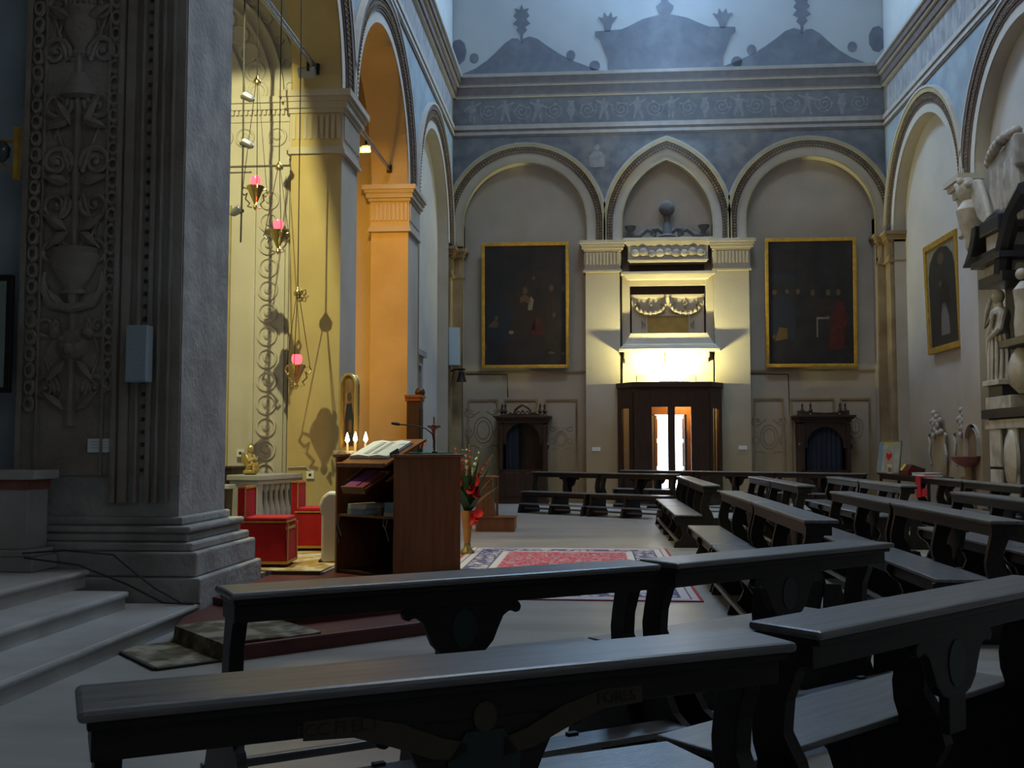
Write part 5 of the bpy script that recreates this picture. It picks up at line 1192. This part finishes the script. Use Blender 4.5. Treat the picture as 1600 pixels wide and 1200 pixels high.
# ================================================================== PEWS
PEWG = 'carved dark wooden pews'
EMB = mat('dull_green_painted_emblem', (.010,.022,.019), None, rough=.45)
RIB = mat('faded_ochre_ribbon', (.042,.031,.016), None, rough=.6)
LET = mat('dark_painted_letters', (.02,.014,.010), None, rough=.6)
def side_profile():
    # outline in (y, z): +y is the way the sitter faces; S-curved board from the ledge to the foot
    front = [(.02,.90),(.035,.80),(.06,.70),(.075,.62),(.07,.55),(.05,.49),(.40,.47),(.47,.46),(.48,.42),(.44,.36),(.36,.30),(.33,.22),(.37,.13),(.46,.08),(.48,0)]
    back = [(-.14,0),(-.16,.08),(-.11,.14),(-.07,.24),(-.09,.34),(-.13,.42),(-.10,.52),(-.05,.60),(-.06,.70),(-.10,.80),(-.15,.86),(-.17,.90)]
    return front + back
def pew(L, label, loc, rz, kneeler=True, text=None, emblem=True, shelf=False):
    t = thing('pew', label, 'pew', loc, rz, PEWG)
    h = L/2
    obj('ledge', MB().box(-h-.02, h+.02, -.22, .05, .915, .945), WOOD_SEAT, t, bevel=.012)
    obj('ledge_moulding', MB().box(-h, h, -.20, .04, .893, .917), WOOD_PEW, t, bevel=.006)
    obj('back_rail', MB().box(-h+.01, h-.01, -.17, .03, .82, .895), WOOD_PEW, t, bevel=.004)
    sd = MB().prism(side_profile(), lambda u, v, d: (d, u, v), -.03, .03).mesh('side_board'); sd.materials.append(WOOD_PEW)
    for x in (-h+.05, h-.05): obj('side_board', sd, None, t, loc=(x, 0, 0), bevel=.006)
    # carved shield bracket in the middle
    R_ = [(.25,.83),(.275,.815),(.285,.795),(.278,.775),(.258,.768),(.240,.778),(.222,.778),(.195,.76),(.17,.71),(.145,.655),(.105,.615),(.064,.60),(.062,.47)]
    poly = R_ + [(-a, b) for a, b in reversed(R_)]
    sh = obj('shield_bracket', MB().prism(poly, lambda u, v, d: (u, d, v), -.165, -.125), WOOD_PEW, t, bevel=.005)
    if emblem: obj('painted_emblem', MB().prism(ell(0, .72, .06, .085, 16), lambda u, v, d: (u, d, v), -.169, -.164), EMB, sh)
    obj('middle_board', sd, None, t, loc=(0, 0, 0))
    obj('seat', MB().box(-h-.01, h+.01, .05, .46, .47, .497), WOOD_SEAT, t, bevel=.008)
    obj('seat_apron', MB().box(-h+.08, h-.08, .40, .425, .37, .47), WOOD_PEW, t)
    obj('foot_rail', MB().box(-h+.02, h-.02, .41, .45, .09, .13), WOOD_SEAT, t, bevel=.006)
    if kneeler:
        obj('kneeler_board', MB().box(-h+.02, h-.02, -.47, -.30, .215, .245), WOOD_SEAT, t, bevel=.008)
        kb_ = MB().prism([(-.50,0),(-.50,.08),(-.47,.10),(-.47,.16),(-.44,.19),(-.44,.24),(-.36,.28),(-.30,.36),(-.24,.38),(-.22,.45),(-.10,.45),(-.08,.0)], lambda u, v, d: (d, u, v), -.02, .02).mesh('kneeler_bracket'); kb_.materials.append(WOOD_PEW)
        for x in (-h+.01, h-.01): obj('kneeler_bracket', kb_, None, t, loc=(x, 0, 0))
        hg = MB().box(-.025, .025, -.015, .015, 0, .012).mesh('hinge'); hg.materials.append(IRON)
        for x in (-.45*h, .45*h): obj('hinge', hg, None, t, loc=(x, -.32, .245))
    if shelf:
        obj('foot_shelf', MB().box(-h+.02, h-.02, .38, .60, .20, .225), WOOD_SEAT, t, bevel=.006)
        obj('seat_front', MB().box(-h+.02, h-.02, .44, .465, .40, .47), WOOD_PEW, t)
        for x in (-h+.06, 0, h-.06): obj('foot_divider', MB().prism([(.30,0),(.62,0),(.60,.10),(.56,.2),(.50,.26),(.47,.46),(.30,.46)], lambda u, v, d: (d, u, v), x-.03, x+.03), WOOD_PEW, t)
    if text:
        for sx, tx in ((-1, text[0]), (1, text[1])):
            rb = [(.05,.72),(.14,.735),(.24,.775),(.34,.81),(.46,.815),(.46,.86),(.34,.86),(.22,.83),(.12,.785),(.05,.765)]
            o = obj('painted_ribbon', MB().prism([(sx*a, b) for a, b in rb], lambda u, v, d: (u, d, v), -.1735, -.168), RIB, t)
            cu_ = bpy.data.curves.new('ribbon_text', 'FONT'); cu_.body = tx; cu_.size = .042; cu_.align_x = 'CENTER'; cu_.extrude = .0008
            tmp = bpy.data.objects.new('ribbon_lettering', cu_); col.objects.link(tmp)
            dg = bpy.context.evaluated_depsgraph_get(); me = bpy.data.meshes.new_from_object(tmp.evaluated_get(dg)); bpy.data.objects.remove(tmp)
            me.materials.clear(); me.materials.append(LET)
            lo = bpy.data.objects.new('ribbon_lettering', me); col.objects.link(lo); lo.parent = o; lo.location = (sx*.38, -.175, .823); lo.rotation_euler = (R(90), 0, 0)
        # painted figure emblem on the shield
        obj('painted_figure', MB().prism([(-.09,.63),(.09,.63),(.10,.72),(.05,.79),(-.05,.79),(-.10,.72)], lambda u, v, d: (u, d, v), -.1735, -.168), EMB, sh)
        obj('painted_head', MB().prism(ell(0, .825, .032, .038), lambda u, v, d: (u, d, v), -.1755, -.168), RIB, sh)
    return t
def pew_line(p, q, label, **kw):
    """the camera-side top edge runs from p to q (left to right as seen from the sitter's back)"""
    (xa, ya), (xb, yb) = p, q
    a = math.atan2(yb-ya, xb-xa); L = math.hypot(xb-xa, yb-ya) - .04
    nx, ny = -math.sin(a), math.cos(a)
    return pew(L, label, ((xa+xb)/2 + nx*.22, (ya+yb)/2 + ny*.22, 0), a, **kw)
# two oblique rows with their backs to the viewer
pew_line((-1.09, 2.12), (.58, 3.03), 'nearest pew, its whole back across the bottom of the picture', text=('ECC FI EL I', 'FORES'))
pew_line((.68, 3.20), (2.02, 4.52), 'pew joined to the right end of the nearest pew')
pew_line((-1.39, 3.86), (.32, 4.98), 'pew of the second row in front of the red platform')
pew_line((.40, 5.02), (1.76, 6.22), 'pew of the second row right of the one before the platform')
# rows facing the altar on the left, their ledges running away from the viewer
def r_pew(x, y0, y1, label, **kw):
    L = y1 - y0 - .04
    return pew(L, label, (x - .05, (y0+y1)/2, 0), R(90), **kw)
rows = [(1.72, 'first row right of the rug'), (3.12, 'second row right of the rug'), (4.62, 'third row right of the rug'), (6.35, 'fourth row against the right wall')]
seg = [(8.15, 10.82, 'near'), (10.86, 13.55, 'middle'), (15.65, 18.1, 'far'), (18.14, 20.55, 'farthest')]
names = {'near': 'near-end pew', 'middle': 'next to near-end pew', 'far': 'pew beyond the cross aisle', 'farthest': 'farthest pew'}
for x, rn in rows:
    for a, b, k in seg:
        r_pew(x, a, b, f'{names[k]} of the {rn}', kneeler=True)
# rows before the entrance, facing the viewer
pew(1.92, 'leftmost pew of the front row before the entrance', (-.66, 23.75, 0), R(180-36), kneeler=False, shelf=True)
pew(1.92, 'right pew of the front row before the entrance, facing the rug', (.93, 22.60, 0), R(180-36), kneeler=False, shelf=True)
for k, lb in enumerate(('left pew of the rear row close to the entrance porch', 'middle pew of the rear row close to the entrance porch', 'right pew of the rear row before the right confessional')):
    s = .98 + k*2.05
    pew(2.0, lb, (.70 + s*math.cos(R(-31)), 26.2 + s*math.sin(R(-31)), 0), R(180-31), kneeler=False)

# ================================================================== RIGHT WALL THINGS
# baroque wall monument
mn = thing('baroque_monument', 'tall black and white marble monument with statue at the right edge', 'monument', (7.9, 19.78, 0))
def mbx(name, x0, x1, y0, y1, z0, z1, m_, bev=.01): return obj(name, MB().box(x0, x1, y0, y1, z0, z1), m_, mn, bevel=bev)
mbx('plinth', -.55, .3, -3.4, .5, 0, .35, BLACKM)
mbx('pedestal_core', -.42, .3, -3.2, .36, .35, 2.05, BLACKM)
for y0, y1 in ((-.26, .26), (-1.0, -.6)):
    for z0, z1 in ((.5, 1.1), (1.15, 1.85)): mbx('white_panel', -.46, -.40, y0-.02, y1-.02, z0, z1, SCULPT)
mbx('white_panel', -.36, -.02, .36, .385, .5, 1.85, SCULPT)
mbx('pedestal_cap', -.48, .3, -3.25, .40, 1.85, 2.02, SCULPT)
mbx('dark_cornice', -.52, .3, -3.4, .46, 2.05, 2.22, BLACKM)
mbx('white_block', -.48, .3, -.85, .32, 2.22, 2.45, SCULPT); mbx('statue_base', -.46, .1, -.45, .22, 2.45, 2.66, BLACKM); mbx('statue_slab', -.54, .1, -.48, .30, 2.66, 2.76, SCULPT)
mbx('dark_column', -.05, .3, -3.2, .33, 2.2, 4.9, BLACKM); mbx('red_edge_strip', -.02, .3, .33, .44, 2.2, 4.9, MARBLE_RED)
mbx('entablature_white', -.42, .3, -.55, .34, 4.73, 4.95, SCULPT); mbx('entablature_dark', -.50, .3, -.7, .46, 4.54, 4.73, BLACKM); mbx('entablature_dark', -.58, .3, -.8, .62, 4.95, 5.07, BLACKM); mbx('entablature_dark', -.50, .3, -.65, .54, 5.07, 5.20, BLACKM)
# broken pediment: curved sweep and block
cur = [(.98,5.05),(.84,5.14),(.66,5.30),(.52,5.52),(.42,5.74),(.20,5.74),(.25,5.55),(.36,5.36),(.50,5.20)]
obj('pediment_sweep', MB().prism(cur, lambda u, v, d: (d, u, v), -.62, .1), BLACKM, mn, bevel=.02)
mbx('pediment_block', -.46, .2, -.45, .12, 5.20, 5.48, SCULPT); mbx('pediment_block_dark', -.56, .2, -.75, .22, 5.48, 5.78, BLACKM, .04)
obj('pediment_scroll', MB().tube([(-.35, .15, 5.78), (-.35, -.3, 5.84), (-.35, -.8, 5.7)], .12, 10), BLACKM, mn, smooth=True)
obj('arch_frame', MB().tube([(-.4, -.45, 4.7), (-.4, -.6, 5.2), (-.4, -1.0, 5.7), (-.4, -1.6, 6.0)], .16, 8), BLACKM, mn, smooth=True)
# scalloped stone canopy with drapery
can = MB()
for k in range(9):
    a = k/8
    can.ball((-.35 - .1*math.sin(a*3), .12 - a*1.3, 6.92 + .22*math.sin(a*1.6)), .11, 8, 5)
obj('canopy_scallops', can, SCULPT, mn, smooth=True)
obj('canopy_shell', MB().add([(-.40,.16,6.84),(-.45,-1.3,7.1),(-.42,-1.3,6.5),(-.42,-.15,6.45),(.1,.16,6.9),(.1,-1.3,7.1),(.1,-1.3,6.5),(.1,-.15,6.45)], [(0,1,2,3),(4,5,6,7),(0,1,5,4),(2,3,7,6),(0,3,7,4),(1,2,6,5)]), SCULPT, mn, bevel=.05)
dr_ = MB()
for k in range(7):
    y = -.12 - k*.16
    dr_.tube([(-.34, y, 6.7), (-.36+.05*(k%2), y-.06, 6.3), (-.34, y-.14+.05*math.sin(k), 5.85 - .05*k)], [.10,.12,.07], 7)
obj('stone_drapery', dr_, SCULPT, mn, smooth=True)
# statue of a robed figure, hand to its head
st = MB()
bx0 = -.30; y0 = -.03
st.lathe([(.20,2.76),(.22,2.85),(.19,3.15),(.17,3.45),(.19,3.70),(.17,3.88),(.21,4.06),(.18,4.18),(.07,4.25),(.065,4.32)], (bx0, y0, 0), 16, sx=.85)
st.ball((bx0-.02, y0+.02, 4.44), .125, 12, 9, sx=.95, sz=1.15)
st.tube([(bx0-.04, y0+.18, 4.12), (bx0-.14, y0+.34, 3.92), (bx0-.14, y0+.26, 4.18), (bx0-.10, y0+.15, 4.42)], [.075,.065,.05,.035], 8)
st.tube([(bx0-.02, y0-.18, 4.12), (bx0-.12, y0-.26, 3.80), (bx0-.20, y0-.05, 3.66), (bx0-.2, y0+.10, 3.60)], [.075,.065,.05,.035], 8)
for k in range(8):
    a = R(100 + k*24)
    st.tube([(bx0+.17*math.cos(a), y0+.17*math.sin(a), 3.85), (bx0+.21*math.cos(a+.15), y0+.21*math.sin(a+.15), 3.35), (bx0+.22*math.cos(a+.05), y0+.22*math.sin(a+.05), 2.78)], [.02,.035,.03], 6)
st.tube([(bx0-.16, y0-.15, 4.1), (bx0-.2, y0+.02, 3.75), (bx0-.18, y0+.18, 3.3)], [.03,.05,.04], 7)
st.v = [(a, b, c - .10) for a, b, c in st.v]
obj('statue', st, SCULPT, mn, smooth=True, label='white marble robed statue with a raised hand')
st2 = MB().lathe([(.16,3.4),(.18,3.7),(.15,4.0),(.18,4.3),(.06,4.45)], (-.3, -1.12, 0), 12).ball((-.32, -1.10, 4.58), .11, 10, 8)
obj('relief_figure', st2, SCULPT, mn, smooth=True)
mbx('dark_ledge', -.62, .2, -1.9, -.75, 3.28, 3.42, BLACKM); obj('urn', MB().lathe([(.10,2.45),(.24,2.6),(.28,2.9),(.2,3.15),(.1,3.28)], (-.38,-1.25,0), 14), SCULPT, mn, smooth=True)
obj('carved_relief', MB().ball((-.46,-.8,1.3), .28, 10, 8, sy=1, sz=1.9, sx=.4), SCULPT, mn, smooth=True)
# winged angel head under the corbel
an = thing('angel_head', 'grey stone winged angel bust under the corbel at right', 'sculpture', (7.86, 21.05, 5.45)); an.scale = (1.15,1.15,1.15)
ab = MB().ball((-.22, .18, 1.12), .20, 12, 9, sz=1.15).lathe([(.10,.2),(.20,.45),(.26,.75),(.14,.92)], (-.18,.12,0), 12).tube([(-.15,.25,.72),(-.25,.42,.45),(-.3,.30,.30)], [.10,.08,.05], 8).tube([(-.18,.1,.4),(-.2,.14,.1),(-.14,.2,-.1)], [.13,.09,.04], 8)
for k in range(7):
    a = k*.9; ab.ball((-.24+.14*math.cos(a), .18+.17*math.sin(a), 1.22+.05*math.sin(k*2)), .07, 6, 5)
obj('bust', ab, SCULPT, an, smooth=True)
obj('wing', MB().prism([(.05,.95),(-.10,1.25),(-.30,1.20),(-.55,.80),(-.80,.30),(-.50,.35),(-.20,.55)], lambda u, v, d: (d, u, v), -.22, -.12), SCULPT, an, bevel=.04)
# carved cartouche tablets
def cartouche(label, y, lean):
    t = thing('carved_tablet', label, 'tablet', (8.19, y, .85))
    obj('tablet', MB().prism([(-.46,0),(.46,0),(.52,.25),(.44,.85),(.50,1.0),(-.50,1.0),(-.44,.85),(-.52,.25)], lambda u, v, d: (-d, u, v), 0, .05), PLASTER_OLD, t, bevel=.01)
    for k in range(13):
        a = k*2.4; r_ = .06 + .022*k
        obj('carved_curl', MB().ball((-.08, 1.25*r_*math.cos(a)+lean, 1.20 + r_*math.sin(a)), .095 - .002*k, 7, 5, sx=.9), SCULPT, t, smooth=True)
    for sy in (-1, 1): obj('side_volute', MB().tube([(-.06, sy*.50, .25), (-.07, sy*.60, .5), (-.07, sy*.52, .75), (-.07, sy*.62, .95), (-.07, sy*.52, 1.0)], [.03,.04,.035,.04,.02], 7), SCULPT, t, smooth=True)
    return t
cartouche('carved stone tablet below the arched painting on the right wall', 25.05, .05); cartouche('carved stone tablet between the painting and the holy water niche', 23.3, -.02)
nc = thing('holy_water_niche', 'round headed niche with a red marble basin beside the black monument', 'niche', (7.9, 22.1, 0))
nicp = arcpts(0, 1.62, .30, 1.34, 12)
obj('niche_frame', ring(MB(), lambda u, v, d: (-d, u, v), nicp, arcpts(0, 1.62, .38, 1.34, 12), .0, .06), PLASTER, nc)
obj('niche_recess', MB().prism(nicp, lambda u, v, d: (-d, u, v), -.01, .012), mat('ochre_niche_plaster', (.22,.15,.08), (.18,.12,.06), 4, .9), nc)
obj('basin', MB().lathe([(.10,1.10),(.22,1.16),(.34,1.26),(.36,1.32),(.33,1.33)], (-.12,0,0), 16), MARBLE_RED, nc, smooth=True)
obj('basin_foot', MB().lathe([(.16,0),(.14,.1),(.09,.5),(.08,1.0),(.10,1.10)], (-.12,0,0), 12), PLASTER_OLD, nc, smooth=True)
# table with leaflets
tb = thing('display_table', 'narrow dark wooden table for leaflets along the right wall', 'table', (7.35, 24.3, 0))
obj('table_top', MB().box(-.28, .28, -1.75, 2.1, .84, .88), WOOD_DK, tb, bevel=.008)
for sx in (-.22, .22):
    for yy in (-1.65, 2.0): obj('leg', MB().box(sx-.03, sx+.03, yy-.03, yy+.03, 0, .84), WOOD_DK, tb)
obj('apron', MB().box(-.25, -.22, -1.6, 1.95, .74, .84), WOOD_DK, tb)
ps = thing('framed_poster', 'framed devotional poster with a red heart leaning on the display table', 'poster', (7.22, 26.0, .885), R(-62)); ps.rotation_euler = (R(-8), 0, R(-62))
obj('poster_sheet', MB().box(-.36, .36, -.01, .01, .02, .78), mat('pale_poster', (.36,.36,.32), (.28,.27,.20), 4, .5), ps)
for x0, x1, z0, z1 in ((-.38,.38,0,.02),(-.38,.38,.78,.80),(-.38,-.36,.02,.78),(.36,.38,.02,.78)): obj('poster_frame', MB().box(x0, x1, -.018, .015, z0, z1), STEEL, ps)
obj('red_heart', MB().prism([(0,.30),(.09,.40),(.10,.47),(.05,.50),(0,.46),(-.05,.50),(-.10,.47),(-.09,.40)], lambda u, v, d: (u, d, v), -.014, -.009), REDF, ps)
obj('printed_figure', MB().prism([(-.13,.06),(.13,.06),(.14,.4),(.06,.58),(-.06,.58),(-.14,.4)], lambda u, v, d: (u, d, v), -.0125, -.009), mat('poster_tan', (.30,.24,.16), None, rough=.5), ps)
obj('printed_face', MB().prism(ell(0, .62, .06, .07), lambda u, v, d: (u, d, v), -.0125, -.009), mat('poster_flesh', (.38,.28,.18), None, rough=.5), ps)
obj('yellow_header', MB().box(-.22, .22, -.0125, -.009, .70, .76), mat('poster_yellow', (.40,.33,.05), None, rough=.5), ps)
obj('blue_margin', MB().box(-.34, -.22, -.0125, -.009, .04, .76), mat('poster_blue', (.16,.22,.26), None, rough=.5), ps)
cd_ = thing('small_card', 'small framed picture card in front of the poster', 'card', (7.12, 25.45, .885), R(-60)); obj('card_frame', MB().box(-.09, .09, -.01, .01, 0, .22), mat('cream_frame', (.5,.45,.3), None, rough=.6), cd_); obj('card_picture', MB().box(-.06, .06, -.014, -.01, .04, .15), mat('card_print', (.18,.14,.12), None, rough=.6), cd_)
def booklet(name, label, cat, loc, rz, sx, sy, sz, m_, m2=None):
    t = thing(name, label, cat, loc, rz); obj('cover', MB().box(-sx, sx, -sy, sy, sz-.006, sz).box(-sx, sx, -sy, sy, 0, .006), m_, t); obj('page_block', MB().box(-sx+.01, sx-.01, -sy+.01, sy-.01, .006, sz-.006), m2 or PAPER, t); return t
bx_ = thing('offering_box', 'dark red box with a yellow label on the display table', 'box', (7.25, 24.25, .885), R(-80))
obj('box_body', MB().prism([(-.16,0),(.22,0),(.22,.14),(-.06,.24),(-.16,.10)], lambda u, v, d: (d, u, v), -.32, .32), mat('dark_red_box', (.10,.012,.012), None, rough=.6), bx_)
bx_.rotation_euler = (0, 0, R(-90)); obj('yellow_label', MB().add([(-.30,-.165,.10),(-.12,-.165,.10),(-.12,-.062,.242),(-.30,-.062,.242),(-.30,-.16,.098),(-.12,-.16,.098),(-.12,-.058,.24),(-.30,-.058,.24)], [(0,1,2,3),(4,5,6,7),(0,1,5,4),(2,3,7,6),(1,2,6,5),(0,3,7,4)]), mat('yellow_sticker', (.62,.52,.03), None, rough=.6), bx_)
obj('box_lid_rim', MB().box(-.33, .33, .20, .23, .13, .15), IRON, bx_)
booklet('leaflet_stack', 'low stack of cream leaflets on the display table', 'leaflets', (7.28, 23.2, .885), 0, .2, .45, .07, mat('cream_leaflet', (.48,.45,.36), None, rough=.8))
rcl = thing('red_cloth', 'bright red cloth hanging over the end of the far right pew', 'cloth', (6.12, 20.4, 0))
mr = lambda u, v, d: (d, u, v)
obj('cloth_fold', MB().prism([(-.30,.56),(-.02,.55),(0,.955),(-.28,.955)], mr, .06, .075).box(.06, .34, -.28, 0, .947, .957), mat('bright_red_cloth', (.55,.01,.02), None, rough=.8), rcl)
obj('cloth_corner', MB().prism([(-.62,.60),(-.34,.58),(-.36,.72),(-.58,.76)], mr, .065, .078), bpy.data.materials['bright_red_cloth'], rcl)

# ================================================================== HAZE in the daylight of the facade window
hz = bpy.data.materials.new('thin_blue_haze'); hz.use_nodes = True
_n = hz.node_tree.nodes; _n.remove(_n['Principled BSDF'])
_v = _n.new('ShaderNodeVolumeScatter'); _v.inputs['Density'].default_value = .026; _v.inputs['Color'].default_value = (.75,.87,1,1); _v.inputs['Anisotropy'].default_value = .0
hz.node_tree.links.new(_v.outputs[0], _n['Material Output'].inputs['Volume'])
h = obj('window_haze', MB().box(-3.3, 7.3, 22.5, 27.6, 9.0, 18.5), hz)
tag(h, 'thin blue haze hanging in the daylight below the high round window', 'haze', kind='stuff')
